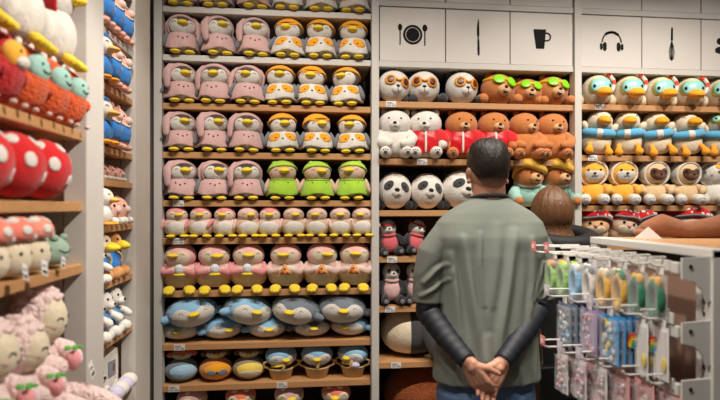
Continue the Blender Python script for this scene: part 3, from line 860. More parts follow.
@build
def blue_dog(var=0):
    rt = empty('dog_plush')
    bl = P('dogblue', (86, 150, 214))
    part('body', G().ell((0, 0, .07), (.056, .054, .07), None, 24, 14, flatb(-.88)), bl if var == 0 else RED if var == 1 else LILAC, rt)
    for s in (-1, 1):
        part('leg', G().tube([(s*.034, -.03, .03), (s*.038, -.05, .028), (s*.039, -.062, .028)], [.022, .026, .028], 12), WHITE, rt)
        part('arm', G().tube([(s*.045, -.02, .11), (s*.062, -.05, .095), (s*.052, -.072, .085)], [.016, .018, .017], 12), WHITE, rt)
    hr = (.056, .05, .05); s0 = S((0, 0, 0), hr)
    hd = part('head', G().ell((0, 0, 0), hr, None, 24, 14), WHITE, rt, (0, -.01, .168))
    part('muzzle', G().ell((0, -.046, -.014), (.026, .02, .02)), WHITE, hd)
    part('nose', G().ell((0, -.065, -.008), (.009, .006, .007), None, 10, 6), BLACK, hd)
    eyes_dot(hd, s0, 26, 18, 6)
    for s in (-1, 1): part('ear', G().ell((s*.05, .0, .026), (.014, .018, .034), (0, R(-s*12), 0), 12, 8), bl, hd)
    return rt

@build
def square_plush(var=0):
    rt = empty('block_plush')
    b = part('body', G().box((-.075, -.06, 0), (.075, .06, .15), .03), WHITE, rt)
    part('panel', G().box((-.03, -.064, .06), (.03, -.058, .11), .002), GREY, b)
    part('badge', G().box((.005, -.066, .075), (.022, -.063, .098), .001), DBROWN, b)
    for s in (-1, 1): part('paw', G().ell((s*.04, -.06, .02), (.022, .022, .02), None, 12, 8), WHITE, rt)
    return rt

@build
def dark_plush(var=0):
    rt = empty('puppy_plush')
    part('body', G().ell((0, 0, .06), (.055, .05, .06), None, 20, 12, flatb(-.88)), BLACK, rt)
    hd = part('head', G().ell((0, 0, 0), (.056, .05, .05), None, 20, 12), BLACK, rt, (0, -.01, .14))
    part('muzzle', G().ell((0, -.036, -.014), (.036, .026, .024)), PALEP, hd)
    for s in (-1, 1):
        part('ear', G().ell((s*.05, .0, .0), (.014, .02, .036), (0, R(-s*16), 0), 12, 8), BLACK, hd)
        part('paw', G().ell((s*.03, -.055, .02), (.02, .024, .02), None, 12, 8), PALEP, rt)
    part('nose', G().ell((0, -.062, -.006), (.009, .006, .007), None, 10, 6), BLACK, hd)
    return rt

@build
def puff(var=0):
    rt = empty('caterpillar_plush')
    g = G()
    for k in range(4):
        part('segment', G().ell((.0, -.02+k*.055-.06, .045), (.046, .036, .045), None, 18, 12), WHITE if k % 2 else LILAC, rt)
    return rt

@build
def giant_panda(var=0):
    rt = empty('panda_plush')
    part('body', G().ell((0, 0, .15), (.165, .15, .15), None, 32, 20, flatb(-.93)), CREAM, rt)
    for s in (-1, 1):
        part('arm', G().tube([(.09, s*.08, .22), (.13, s*.1-.03, .14), (.16, s*.09-.07, .05)], [.05, .056, .05], 16), CHAR, rt)
    bs = S((0, 0, .15), (.165, .15, .15), flatb(-.93))
    rings = [[bs(a, -88+176*j/14, .004*math.sin(PI*i/12)+.0015) for j in range(15)] for i, a in enumerate([4+10*k for k in range(13)])]
    part('shoulder_band', G().grid(rings, False), CHAR, rt)
    hd = part('head', G().ell((0, 0, 0), (.12, .11, .11), None, 26, 16), CREAM, rt, (.22, .06, .15))
    for s in (-1, 1): part('ear', G().ell((s*.07, 0, .085), (.03, .02, .028), None, 14, 8), CHAR, hd)
    return rt

@build
def giant_bear(var=0):
    rt = empty('bear_plush')
    part('body', G().ell((0, 0, .15), (.22, .16, .15), None, 32, 20, flatb(-.93)), mat('russet_fur', (150, 74, 26), 'fluff'), rt)
    for s in (-1, 1): part('leg', G().tube([(s*.13, -.08, .07), (s*.15, -.16, .06)], [.06, .058], 14), mat('russet_fur', (150, 74, 26), 'fluff'), rt)
    return rt
# ------------------------------------------------------------ room shell
def struct(name, g, m):
    o = part(name, g, m, None, (0, 0, 0), None, False); o['kind'] = 'structure'; return o
FLOOR = mat('floor_tile', (120, 112, 104), 'paint', .3); WALLM = mat('wall_plaster', (150, 142, 134), 'paint', .8)
struct('floor', G().box((-1.6, -1.2, -.1), (4.2, 3.6, 0)), FLOOR)
struct('wall_back', G().box((-1.6, 3.46, 0), (4.2, 3.6, 3.2)), WALLM)
struct('wall_left', G().box((-1.6, -1.2, 0), (-1.45, 3.46, 3.2)), WALLM)

ORD = ['leftmost', 'second from left', 'third from left', 'fourth from left', 'fifth from left', 'sixth from left', 'seventh from left', 'eighth from left', 'rightmost']
def ordn(i, n): return 'rightmost' if i == n-1 and n > 1 else ORD[i]

# ------------------------------------------------------------ back shelving
XP = [px(158.5, WY), px(375, WY), px(577, WY), px(577, WY)+1.205]
PW = .021; ST = .033; SD = .42
def bay(i, shelves, label):
    rt = empty('shelving_unit', (XP[i], WY, 0))
    w = XP[i+1]-XP[i]
    part('post', G().box((-PW, -.016, 0), (PW, .05, 3.05), .002), PAINT, rt, smooth=False)
    part('side_panel', G().box((-.008, .05, 0), (.008, SD, 3.0)), DARKP, rt, smooth=False)
    if i == 2:
        part('post', G().box((w-PW, -.016, 0), (w+PW, .05, 3.05), .002), PAINT, rt, smooth=False)
    part('back_panel', G().box((.009, SD, 0), (w-.009, SD+.02, 3.0)), DARKP, rt, smooth=False)
    for z, white in shelves:
        part('shelf', G().box((PW+.002, 0, H+z-ST), (w-PW-.002, SD-.002, H+z), .002), PAINT if white else WOOD, rt, smooth=False, label='white painted shelf' if white else 'pale wooden shelf')
    tag(rt, label, 'shelving unit', None)
    return rt
S1 = [1.098, .833, .568, .301, .036, -.171, -.461, -.751, -.977, -1.27]
S2 = [.833, .603, .2755, -.02, -.284, -.568, -.887, -1.3]
S3 = [.833, .612, .308, .008, -.225, -.62, -.95, -1.3]
bay(0, [(1.365, 1)]+[(z, k < 2) for k, z in enumerate(S1)], 'tall bay of penguin shelves left of the man, two white boards above wooden ones')
bay(1, [(1.18, 1)]+[(z, k < 1) for k, z in enumerate(S2)], 'tall bay of bear and panda shelves behind the man in the grey shirt')
bay(2, [(1.18, 1)]+[(z, k < 1) for k, z in enumerate(S3)], 'tall bay of duck and dog shelves at the right behind the hook rack')

# white storage boxes
def storage_box(x0, x1, z0, z1, label, icon, grp):
    cx = (x0+x1)/2; w = (x1-x0)/2
    rt = empty('storage_box', (cx, WY, H+z0))
    h = z1-z0
    part('box_body', G().box((-w, .016, 0), (w, .36, h-.004), .003), BOXW, rt, smooth=False)
    part('front_panel', G().box((-w, .0, 0), (w, .0155, h), .002), BOXW, rt, smooth=False)
    if icon:
        def tr(a, b, c): return Vector((a, -.0004-c, h/2+b))
        ic = empty('pictogram'); 
        bpy.data.objects.remove(ic)
        g = G()
        def disc(cx, cy, r, n=28, ry=None): g.prism([(cx+r*math.cos(2*PI*k/n), cy+(ry or r)*math.sin(2*PI*k/n)) for k in range(n)], .0015, tr)
        def arc(cx, cy, r0, r1, a0, a1, n=28):
            g.prism([(cx+r1*math.cos(R(a0+(a1-a0)*k/n)), cy+r1*math.sin(R(a0+(a1-a0)*k/n))) for k in range(n+1)] + [(cx+r0*math.cos(R(a1+(a0-a1)*k/n)), cy+r0*math.sin(R(a1+(a0-a1)*k/n))) for k in range(n+1)], .0015, tr)
        def poly(p): g.prism(p, .0015, tr)
        if icon == 'plate':
            disc(0, 0, .039); arc(0, 0, .043, .056, 0, 179.9); arc(0, 0, .043, .056, 180, 359.9)
            poly([(-.077, -.06), (-.07, -.06), (-.07, .02), (-.077, .02)]); disc(-.0735, .04, .0125, 20, .02)
            poly([(.067, -.06), (.074, -.06), (.074, .02), (.067, .02)]); disc(.0705, .04, .015, 20, .02)
        elif icon == 'knife':
            poly(smooth_loop([(-.007, -.004), (.008, -.004), (.006, .07), (.004, .108), (-.002, .096), (-.008, .06)], 1)); poly(smooth_loop([(-.005, -.002), (.006, -.002), (.01, -.09), (.006, -.108), (-.002, -.106), (-.004, -.09)], 1))
        elif icon == 'cup':
            poly([(-.052, .058), (.026, .058), (.014, -.056), (-.036, -.056)]); arc(.03, .014, .018, .027, -120, 112)
        elif icon == 'headphones':
            arc(0, -.004, .056, .064, 0, 180); arc(0, -.004, .053, .068, 48, 132)
            for s in (-1, 1):
                poly(smooth_loop([(s*.044-.012, -.056), (s*.044+.012, -.056), (s*.044+.012, -.004), (s*.044-.012, -.004)], 1)); poly(smooth_loop([(s*.066-.008, -.05), (s*.066+.008, -.05), (s*.066+.008, -.01), (s*.066-.008, -.01)], 1))
        elif icon == 'whisk':
            poly([(-.006, .02), (.008, .02), (.007, .098), (-.004, .098)])
            for q in (.022, .012, .003):
                for s in (-1, 1):
                    p = [(s*q*math.sin(PI*min(1, k/9*1.0))**.8*(.4+.6*k/9) if 0 < k < 9 else 0, .02-.12*k/9) for k in range(10)]
                    poly([(a-.0016, b) for a, b in p] + [(a+.0016, b) for a, b in reversed(p)])
            poly([(-.022, -.082), (-.018, -.084), (0, -.1), (.018, -.084), (.022, -.082), (0, -.104)])
        elif icon == 'bottle':
            poly(smooth_loop([(-.1, -.05), (.0, -.05), (.0, -.01), (-.03, .0), (-.1, -.012)], 1)); disc(-.07, .026, .02)
        part('pictogram', g, INK, rt, smooth=False, label='black printed pictogram')
    tag(rt, label, 'storage box', grp)
def boxrow(i, z0, z1, names, y=None):
    a = XP[i]+PW+.004; b = XP[i+1]-PW-.004; w = (b-a)/3
    for k, (ic, lb) in enumerate(names):
        storage_box(a+k*w+.003, a+(k+1)*w-.003, z0+.0005, z1, lb, ic, 'white storage boxes above the plush shelves')
boxrow(1, .833, 1.14, [('plate', 'white storage box printed with a black plate, fork and spoon'), ('knife', 'white storage box printed with a single black knife'), ('cup', 'white storage box printed with a black cup')])
boxrow(2, .833, 1.14, [('headphones', 'white storage box printed with black headphones'), ('whisk', 'white storage box printed with a black whisk'), ('bottle', 'white storage box cut off at the right edge, right of the whisk box')])
boxrow(1, 1.18, 1.45, [(None, 'plain white box at top edge above the plate box'), (None, 'plain white box at top edge above the knife box'), (None, 'plain white box at top edge above the cup box')])
boxrow(2, 1.18, 1.45, [(None, 'plain white box at top edge above the headphones box'), (None, 'plain white box at top edge above the whisk box'), (None, 'plain white box at top right corner of the shelving')])

# price cards clipped on the shelf edges
def price(u, z, label, w=.058):
    x = px(u, WY)
    o = empty('price_card', (x, WY-.0012, H+z-.0155))
    c = part('card', G().box((-w/2, -.0012, -.0165), (w/2, 0, .0165)), PAPER, o, smooth=False)
    g = G()
    g.box((-w*.4, -.0019, .006), (w*.1, -.0012, .009)); g.box((-w*.4, -.0019, .0005), (w*.28, -.0012, .0025))
    for k in range(9): g.box((-w*.4+k*.0028, -.0019, -.012), (-w*.4+k*.0028+.0012, -.0012, -.004))
    for k in range(3): g.box((w*.12+k*.007, -.0019, -.012), (w*.12+k*.007+.0045, -.0012, -.004))
    part('print', g, mat('print_grey', (80, 80, 90), 'plain'), o, smooth=False)
    tag(o, label, 'price card', 'price cards on the shelf edges')
price(178.5, .036, 'white price card under the left rabbit penguin on lowest rabbit shelf')
price(178.5, -.171, 'white price card between the small and large pink penguin shelves')
price(179.5, -.751, 'white price card below the left end of the blue penguin pile')
price(174, -.977, 'white price card below the reclining blue-bellied plush, at left end')
price(282, -.977, 'white price card below the left basket penguin')
price(391, .603, 'white price card below the left panda in orange glasses')
price(422, .2755, 'white price card below the red-jacketed white bear')
price(392, -.284, 'white price card below the rose-dressed pandas')
price(390, -.568, 'white price card just above the giant white panda')
price(396, -.887, 'white price card just below the giant white panda')
price(599.5, .612, 'white price card below the leftmost goggled duck')
price(592.5, .308, 'white price card below the leftmost swim-ring duck')

# ------------------------------------------------------------ back shelf toys
def row(us, z, y, fn):
    n = len(us)
    for i, u in enumerate(us):
        fn(i, n, px(u, WY+y), WY+y, H+z)
rr = random.Random(3)
def J(a): return rr.uniform(-a, a)
def clothed_row(us, z, kinds, where, s=.985):
    cnt = {}
    for k in kinds: cnt[k] = cnt.get(k, 0)+1
    seen = {}
    for i, (u, k) in enumerate(zip(us, kinds)):
        j = seen.get(k, 0); seen[k] = j+1
        nm = {'rabbit_penguin': 'pink rabbit-hooded penguin plush', 'cap_penguin': 'orange-capped penguin plush in white patched vest', 'frog_penguin': 'green frog-capped penguin plush'}[k]
        pos = ('left', 'middle', 'right')[j]
        put((k, [0, 1, 2, 1, 0, 2][(i+len(where)) % 6]), '%s, %s of three, %s' % (nm, pos, where), {'rabbit_penguin': 'rabbit-hooded penguins', 'cap_penguin': 'orange-capped penguins', 'frog_penguin': 'frog-capped penguins'}[k],
            (px(u, WY+.045), WY+.047, H+z), J(9), (1.02, 1, s*(1.01+J(.012))), (J(3), J(5), HEADS[(int(u)*7) % len(HEADS)]), (0, J(2)))
HEADS = [-14, 6, 0, 18, -6, 12, -20, 3]
RRR = ['rabbit_penguin']*3
clothed_row([181.5, 217, 254, 288, 321, 354], S1[0], RRR+['cap_penguin']*3, 'topmost shelf at picture edge')
clothed_row([182, 219, 254.5, 288, 320, 353], S1[1], RRR+['cap_penguin']*3, 'on the white shelf')
clothed_row([181.5, 214.5, 248, 281, 312, 346.5], S1[2], RRR+['cap_penguin']*3, 'on the first wooden shelf')
clothed_row([181, 213, 246, 283, 317, 352.5], S1[3], RRR+['cap_penguin']*3, 'just above the green-capped row')
clothed_row([181, 213.5, 247, 283, 317.5, 352.5], S1[4], RRR+['frog_penguin']*3, 'above the small pink penguins')
row([177, 201, 225, 248, 270, 293.5, 317, 340, 362], S1[5], .045, lambda i, n, x, y, z: put(('small_penguin', (0, 0, 2, 1, 2, 1, 1, 1, 3)[i]), 'small %s penguin plush, %s in the row of nine small ones' % (('rose-capped', 'rose-capped', 'rose-capped', 'beige', 'rose-capped', 'beige', 'beige', 'beige', 'beige')[i], ordn(i, n)), 'small pink penguins', (x, y, z), J(10), (1.03, 1, .96), (0, J(5), [6, -4, -22, 10, 0, 4, -5, 3, -20][i])))
row([181, 214.5, 249, 286, 322, 355], S1[6], .085, lambda i, n, x, y, z: put(('hugging_penguin', 'ball' if i < 3 else 'slice', 1 if i in (3, 5) else 0), 'large pink penguin plush hugging %s, %s' % (('a white toy ball', 'a white toy ball', 'a white toy ball', 'an orange slice with red bow', 'an orange slice without any bow', 'an orange slice with red bow')[i], ('left of three', 'middle of three', 'right of three', 'left of the two bowed', 'between the bowed ones', 'right of the two bowed')[i]), 'large hugging penguins', (x, y, z), J(6), (1.06, .96, .95), (J(3), J(4), [-28, 10, 4, -8, 24, 6][i])))
# pile of lying penguins, two layers
row([182, 222, 267, 311, 350], S1[7], .14, lambda i, n, x, y, z: put(('lying_penguin', (0, 0, 0, 1, 0)[i]), 'blue and white lying penguin plush, %s in the lower layer' % ordn(i, n), 'pile of lying blue penguins', (x, y, z), [-10, 20, 6, 8, -16][i], (1.02, .95, .84)))
row([194, 246, 294, 341], S1[7]+.085, .075, lambda i, n, x, y, z: put(('lying_penguin', (0, 0, 1, 1)[i]), 'blue and white lying penguin plush, %s in the upper layer' % ordn(i, n), 'pile of lying blue penguins', (x, y, z), [6, 22, -18, 4][i], (1.2, .95, 1.13), (0, 0, 0), ([0, 0, 0, 0][i], [-8, 10, 8, 3][i])))
for i, (u, k) in enumerate(((182, 'blue'), (216, 'orange'), (249, 'yellow'))):
    put(('reclining_penguin', k), {'blue': 'reclining penguin plush with pale blue belly and salmon head', 'orange': 'reclining penguin plush with orange belly and grey eye patches', 'yellow': 'reclining penguin plush with yellow belly, beside the basket penguins'}[k], 'reclining round penguins', (px(u, WY+.09), WY+.09, H+S1[8]), J(5), (1.03, .95, 1.04))
row([281, 317, 353], S1[8], .085, lambda i, n, x, y, z: put(('basket_penguin', i), ['blue penguin plush in a basket with yellow scarf', 'blue penguin plush in a basket, middle one facing straight out', 'blue penguin plush in a basket with a lilac toy'][i], 'penguins in baskets', (x, y, z), [8, 0, -12][i], (1.1, 1, 1.04), (0, 0, [14, 0, -18][i])))
row([192, 241, 289, 336], S1[9], .09, lambda i, n, x, y, z: put(('fluffy_penguin', i % 2), 'woolly-capped pink penguin plush at bottom edge, %s' % ordn(i, n), 'woolly-capped penguins', (x, y, z), J(8), 1.04, (0, 0, J(14))))

# bears and pandas
row([393, 423, 460.5], S2[1], .08, lambda i, n, x, y, z: put(('shades_panda',), 'white panda plush in orange goggles, %s of three' % ('left', 'middle', 'right')[i], 'pandas in orange glasses', (x, y, z), [12, 2, 14][i], (1.04, 1, 1.05), (0, [8, 4, 6][i], [4, 2, 10][i])))
row([496.5, 526, 550], S2[1], .09, lambda i, n, x, y, z: put(('shades_bear',), 'brown bear plush in bright green sunglasses, %s of three' % ('left', 'small middle one', 'right')[i], 'bears in green sunglasses', (x, y, z), [16, 12, 18][i], [1.08, .94, 1.04][i], (0, [10, 8, 10][i], [8, 4, 8][i])))
sb = [('white', 0, 'white bear plush sitting without clothes at the left end'), ('white', 1, 'white bear plush in red zip jacket'), ('brown', 1, 'brown bear plush in red zip jacket, left, above the pandas'), ('brown', 1, 'brown bear plush in red jacket partly behind the man\'s head'), ('brown', 0, 'plain brown bear plush, left of two, right of the red jackets'), ('brown', 0, 'plain brown bear plush at the right end by the post')]
row([394.5, 425, 461, 493, 523, 551], S2[2], .072, lambda i, n, x, y, z: put(('sitting_bear',)+sb[i][:2], sb[i][2], 'sitting bears above the pandas', (x, y, z), [4, 2, 6, 10, 18, 14][i], (1.0, 1, 1.0), (0, [2, 0, 4, 4, 4, 4][i], [-4, -6, 10, 14, 22, 14][i])))
row([394, 426, 459], S2[3], .12, lambda i, n, x, y, z: put(('lying_panda',), 'black and white panda plush with big round head, %s' % ('leftmost', 'middle', 'beside the man\'s ear')[i], 'lying pandas', (x, y, z), [6, 8, 12][i], [(1, 1, 1.08), (1, 1, 1.06), (1.16, 1.1, 1.14)][i], (0, [6, 10, 14][i], [2, 6, 12][i])))
row([527, 555], S2[3], .12, lambda i, n, x, y, z: put(('capped_bear',), ['brown bear plush in yellow cap and mint shirt beside the man\'s head', 'brown bear plush in yellow cap above the woman\'s hair'][i], 'bears in yellow caps', (x, y, z), [14, 14][i], (1, 1.05, 1.1), (0, 4, [16, 20][i])))
row([390, 411], S2[4], .1, lambda i, n, x, y, z: put(('dressed_panda', 'lie'), ['rose-dressed panda plush with red headband at the left post', 'rose-dressed panda plush with headband tilted beside the grey sleeve'][i], 'rose-dressed pandas', (x, y, z), [10, 26][i], (.8, .9, .86), (0, 0, [0, 20][i]), (0, [-6, 12][i])))
row([391, 415], S2[5], .1, lambda i, n, x, y, z: put(('dressed_panda', 'sit'), ['pink-dressed panda plush sitting at the left post', 'pink-dressed panda plush sitting half behind the grey sleeve'][i], 'pink-dressed pandas', (x, y, z), [8, 6][i], (.8, .95, 1.0), (0, 0, [6, 10][i])))
put(('giant_panda',), 'giant panda plush with white round body and black band beside the man\'s arm', None, (px(409, WY+.15), WY+.155, H+S2[6]), 0, (1.05, .95, .97))
put(('giant_bear',), 'giant russet bear plush on the lowest shelf below the giant panda', None, (px(420, WY+.17), WY+.19, H+S2[7]), 0, (1, 1, 1.18))

# ducks, dogs, gnome hats
row([595, 626.5, 657, 687.5, 718.5], S3[1], .075, lambda i, n, x, y, z: put(('goggle_bird',), 'cream duck plush in mint goggles and snorkel, %s of five' % ('leftmost', 'second from left', 'middle', 'second from right', 'rightmost')[i], 'goggled ducks', (x, y, z), [16, 22, 20, 14, 16][i], (.9, .95, 1.12), (0, J(5), [6, -2, 8, 4, 4][i])))
row([594, 626.5, 657, 688, 717], S3[2], .075, lambda i, n, x, y, z: put(('ring_duck', 1 if i == 4 else 0), ['cream duck plush with blue swim ring, leftmost', 'cream duck plush with blue swim ring, second from left', 'cream duck plush with blue swim ring, third from left', 'cream duck plush with blue swim ring, fourth from left', 'cream duck plush in green-rimmed goggles with blue swim ring at right edge'][i], 'swim-ring ducks', (x, y, z), [10, 4, 16, 20, 16][i], (.94, .95, .97), (0, 0, [8, 6, 10, 16, 4][i]), (0, [8, 0, -4, -5, 3][i])))
hp = [('shiba', 'yellow hooded dog plush at the left end'), ('shiba', 'yellow hooded dog plush next to the brown-faced pug'), ('pug', 'brown-faced hooded pug plush, left of two'), ('pug', 'brown-faced hooded pug plush beside the white cat'), ('cat', 'white hooded cat plush with yellow ear patch at right edge')]
row([592, 621, 652.5, 684, 714], S3[3], .07, lambda i, n, x, y, z: put(('hooded_pet', hp[i][0]), hp[i][1], 'hooded dogs and cats', (x, y, z), [6, 12, 16, 16, -6][i], (.97, 1, 1.02), (0, 0, [2, 10, 12, 16, -4][i])))
row([594, 617.5, 645, 686], S3[4], .07, lambda i, n, x, y, z: put(('gnome', 0 if i == 0 else 1), 'plush in red spotted mushroom hat, %s' % ('leftmost, above the black coat', 'second from left', 'third from left', 'rightmost, behind the brown plush')[i], 'mushroom-hat plushes', (x, y, z), [4, 22, 26, 6][i], [(.95, .95, 1.08), (.9, .95, 1.1), (.98, 1, 1.1), (1.3, 1, 1.14)][i], (0, 0, 0), (0, [0, 14, -14, 0][i])))

# ------------------------------------------------------------ left shelving
def leftunit(xf, y0, y1, pa, pb, shelves, label, depth=.46):
    rt = empty('shelving_unit', (xf, y0, 0))
    L = y1-y0
    part('post', G().box((-.05, pa-y0, 0), (.012, pb-y0, 3.0), .003), PAINT, rt, smooth=False)
    part('post', G().box((-.05, 0, 0), (.012, .05, 3.0), .003), PAINT, rt, smooth=False)
    part('side_panel', G().box((-depth, (pa+pb)/2-y0-.012, 0), (-.05, (pa+pb)/2-y0+.012, 2.95)), PAINT, rt, smooth=False)
    part('back_panel', G().box((-depth-.02, 0, 0), (-depth, L, 2.95)), mat('grey_back', (150, 140, 132), 'paint'), rt, smooth=False)
    for z, white in shelves:
        s = part('shelf', G().box((-depth+.002, .052, H+z-.026), (0, (pa+pb)/2-y0-.014, H+z), .002), PAINT if white else WOOD, rt, smooth=False)
    for z, white in shelves:
        yb = pa-y0-.006
        def tr(a, b, c): return Vector((a, yb+c, H+z+b))
        g = G().prism([(-.052, -.028), (-.052, -.075), (-.08, -.085), (-.14, -.05), (-.2, -.028)], .004, tr)
        part('bracket', g, PAINT, rt, smooth=False)
    tag(rt, label, 'shelving unit')
leftunit(-.62, .55, 1.655, 1.53, 1.655, [(.72, 0), (.211, 0), (.014, 0), (-.159, 0), (-.53, 0), (-.95, 0)], 'near shelving unit at the left edge with red and orange plush')
leftunit(-.78, 1.67, 2.69, 2.46, 2.69, [(.96, 1), (.707, 1), (.488, 0), (.24, 0), (.11, 0), (-.075, 0), (-.30, 0), (-.535, 0), (-.80, 0), (-1.15, 0)], 'narrow shelving unit between the near left unit and the back shelves')
def lp(kind, label, grp, x, y, z, s=1, yaw=90, head=(0, 0, 0), lean=(0, 0)):
    return put(kind, label, grp, (x, y, H+z), yaw, s, head, lean)
for i, (y, c, lb) in enumerate(((1.06, 'red', 'red shaggy hooded plush, at the left picture edge'), (1.165, 'red', 'red shaggy hooded plush with yellow face beside the orange ones'), (1.275, 'orange', 'orange shaggy plush with mint face, nearest to the viewer'), (1.385, 'orange', 'orange shaggy plush with mint face, middle of three'), (1.49, 'orange', 'orange shaggy plush with mint face, beside the white post'))):
    lp(('dragon', c), lb, 'shaggy hooded monsters', -.66, y, .211, (.7, .9, .84), 88-J(6))
for i, (y, v, lb) in enumerate(((1.1, 0, 'white bird plush with yellow feet above the red hooded plush'), (1.27, 0, 'white bird plush with yellow feet in pale hood beside the red-hooded bird'), (1.44, 1, 'white bird plush in red hood with blue eye patches'))):
    b = lp(('seagull', v), lb, 'white birds on the pile', -.66, y, .211+.158, (.78, .9, 1.0), 92+J(6))
for i, y in enumerate((.96, 1.095, 1.23, 1.365)):
    lp(('mushroom', 0), 'big red mushroom plush with white spots, %s' % ('cut by the left edge', 'left in view', 'second from the post', 'nearest the white post')[i], 'big red mushrooms', -.655, y, .014, (.76, .95, .92), 86-10*i)
for i, (y, v) in enumerate(((1.03, 1), (1.125, 1), (1.215, 1), (1.3, 2))):
    m = lp(('mushroom', v), 'small pink-capped mushroom plush, %s' % ('cut by the left edge', 'left with paper tag', 'middle with paper tag', 'beside the green frog')[i], 'small mushrooms', -.65, y, -.159, (.76, .9, .98), 84+J(10))
    if i in (1, 2): tagcard(m, (.03, -.08, .03), (R(-14), R(18), 0))
f = lp(('frog_toy',), 'sage green frog plush beside the white post', None, -.66, 1.42, -.159, .8, 88)
tagcard(f, (-.05, -.072, .03), (R(-8), R(24), 0))
for i, (x, y, z, h, lb) in enumerate(((-.665, 1.04, -.53, 20, 'pink sheep doll with strawberry, cut by the left edge'), (-.67, 1.14, -.53, 16, 'pink sheep doll with strawberry, second from left edge'), (-.66, 1.245, -.53, 24, 'pink sheep doll with strawberry, third, low head'), (-.68, 1.38, -.53, 6, 'pink sheep doll with strawberry, tallest beside the white post'))):
    q = lp(('sheep',), lb, 'strawberry sheep dolls', x, y, z, [(.74, 1, 1.08), (.74, 1, 1.06), (.74, 1, .98), (.8, 1, 1.16)][i], 88, (0, 0, h*.5))
    if i == 3: tagcard(q, (.04, -.13, .1), (R(-10), R(-20), 0))
# far unit
PG = 'pigs in blue shorts'
for i, y in enumerate((2.12, 2.235, 2.35)):
    lp(('pig', 1), 'pink pig plush in blue shorts, %s at the top of the narrow unit' % ('first', 'second', 'third')[i], PG, -.805, y, .707, (.82, .9, .98), 88)
for j, (z, nm) in enumerate(((.488, 'on the upper wooden shelf'), (.24, 'below the upper wooden shelf'))):
    lp(('white_duck', 1), 'white duck plush in blue beret, %s of narrow unit' % nm, 'ducks in blue berets', -.80, 2.12, z, .92, 80)
    for i, y in enumerate((2.2, 2.315)):
        lp(('pig', 1), 'pink pig plush in blue shorts, %s one %s' % (('near', 'far')[i], nm), PG, -.805, y, z, (.82, .9, .98), 88)
lp(('white_duck', 0), 'small white duck plush above the big white duck', None, -.83, 2.12, .11, (.48, .48, .48), 80)
for i, y in enumerate((2.2, 2.29, 2.38)):
    lp(('round_pig',), 'tiny round pink pig plush, %s on the cramped shelf' % ('near', 'middle', 'far')[i], 'tiny round pigs', -.83, y, .11, .6, 88)
lp(('white_duck', 0), 'big white duck plush with yellow bill beside round pigs', None, -.795, 2.13, -.075, (.74, .8, .76), 84)
for i, y in enumerate((2.22, 2.335)):
    lp(('round_pig',), 'round pink pig plush, %s one beside the big white duck' % ('near', 'far')[i], 'round pigs', -.82, y, -.075, (.82, 1, 1.1), 88)
lp(('blue_dog', 2), 'white puppy plush beside the blue ducklings', None, -.82, 2.09, -.30, (.72, .8, .72), 84)
for i, y in enumerate((2.185, 2.305)):
    lp(('duckling', 1-i), 'blue-bodied duckling plush with brown feet, %s' % ('near one with cream head', 'far one with caramel head')[i], 'ducklings', -.83, y, -.30, (.84, .9, .9), 86)
for i, (y, v, lb) in enumerate(((2.09, 1, 'puppy plush in red beside the two blue puppies'), (2.2, 0, 'blue and white puppy plush, near one'), (2.315, 0, 'blue and white puppy plush, far one'))):
    lp(('blue_dog', v), lb, 'puppies', -.83, y, -.535, (.84, .9, .9), 84)
lp(('dark_plush',), 'black puppy plush with pale muzzle on the low shelf', None, -.85, 2.15, -.80, .95, 82)
lp(('square_plush',), 'white blocky plush with grey panel on the low shelf', None, -.875, 2.33, -.80, (.95, .9, 1.3), 80)
put(('puff',), 'white and lilac caterpillar plush lying before the blocky plush', None, (-.775, 2.31, H-.80), 0, (.8, 1, .75))
# ------------------------------------------------------------ people
SKIN = mat('skin', (206, 150, 124), 'skin'); SHIRT = mat('sage_shirt', (126, 132, 123), 'cloth'); NAVY = mat('navy_sleeve', (20, 26, 36), 'cloth', .6)
JEAN = mat('jeans', (84, 112, 150), 'denim'); HAIRD = mat('dark_hair', (30, 22, 18), 'hair'); HAIRB = mat('brown_hair', (112, 76, 48), 'hair', .4)
COAT = mat('black_coat', (12, 12, 14), 'cloth', .7); LEATH = mat('black_leather', (16, 16, 18), 'plastic', .35); SHOE = mat('shoe', (40, 40, 44), 'plastic', .6)
MY = 2.0
def mp(u, v, y=MY): return Vector((px(u, y), y, pz(u, v, y)))
MX = px(485, MY); K = .00397
def loftbody(rows, seg=32, y0=MY, pw=1.0):
    rings = []
    for v, ul, ur, d, yo in rows:
        a = mp(ul, v, y0); b = mp(ur, v, y0); cx = (a.x+b.x)/2; w = (b.x-a.x)/2
        ring = []
        for i in range(seg):
            t = 2*PI*i/seg; c, s = math.cos(t), math.sin(t)
            c = math.copysign(abs(c)**pw, c); s = math.copysign(abs(s)**pw, s)
            ring.append(Vector((cx+w*c, y0+yo+d*s, (a.z+b.z)/2)))
        rings.append(ring)
    return rings
man = empty('person', (MX, MY, 0))
def mpart(name, me, m, parent=None):
    o = part(name, me, m)
    me = o.data
    me.transform(Matrix.Translation((-MX, -MY, 0)) if (parent is None or parent == man) else Matrix.Identity(4))
    o.parent = parent or man
    return o
HC = mp(489, 170) + Vector((0, .01, 0))       # head centre
ARML = [mp(447, 240), mp(431, 264, 2.0), mp(427, 292, 1.995), mp(428, 312, 1.985), mp(447, 338, 1.9), mp(467.5, 361, 1.82)]
ARMR = [mp(526, 240), mp(539, 260, 2.0), mp(541, 288, 1.995), mp(538, 308, 1.985), mp(521, 336, 1.9), mp(503, 361.5, 1.849)]
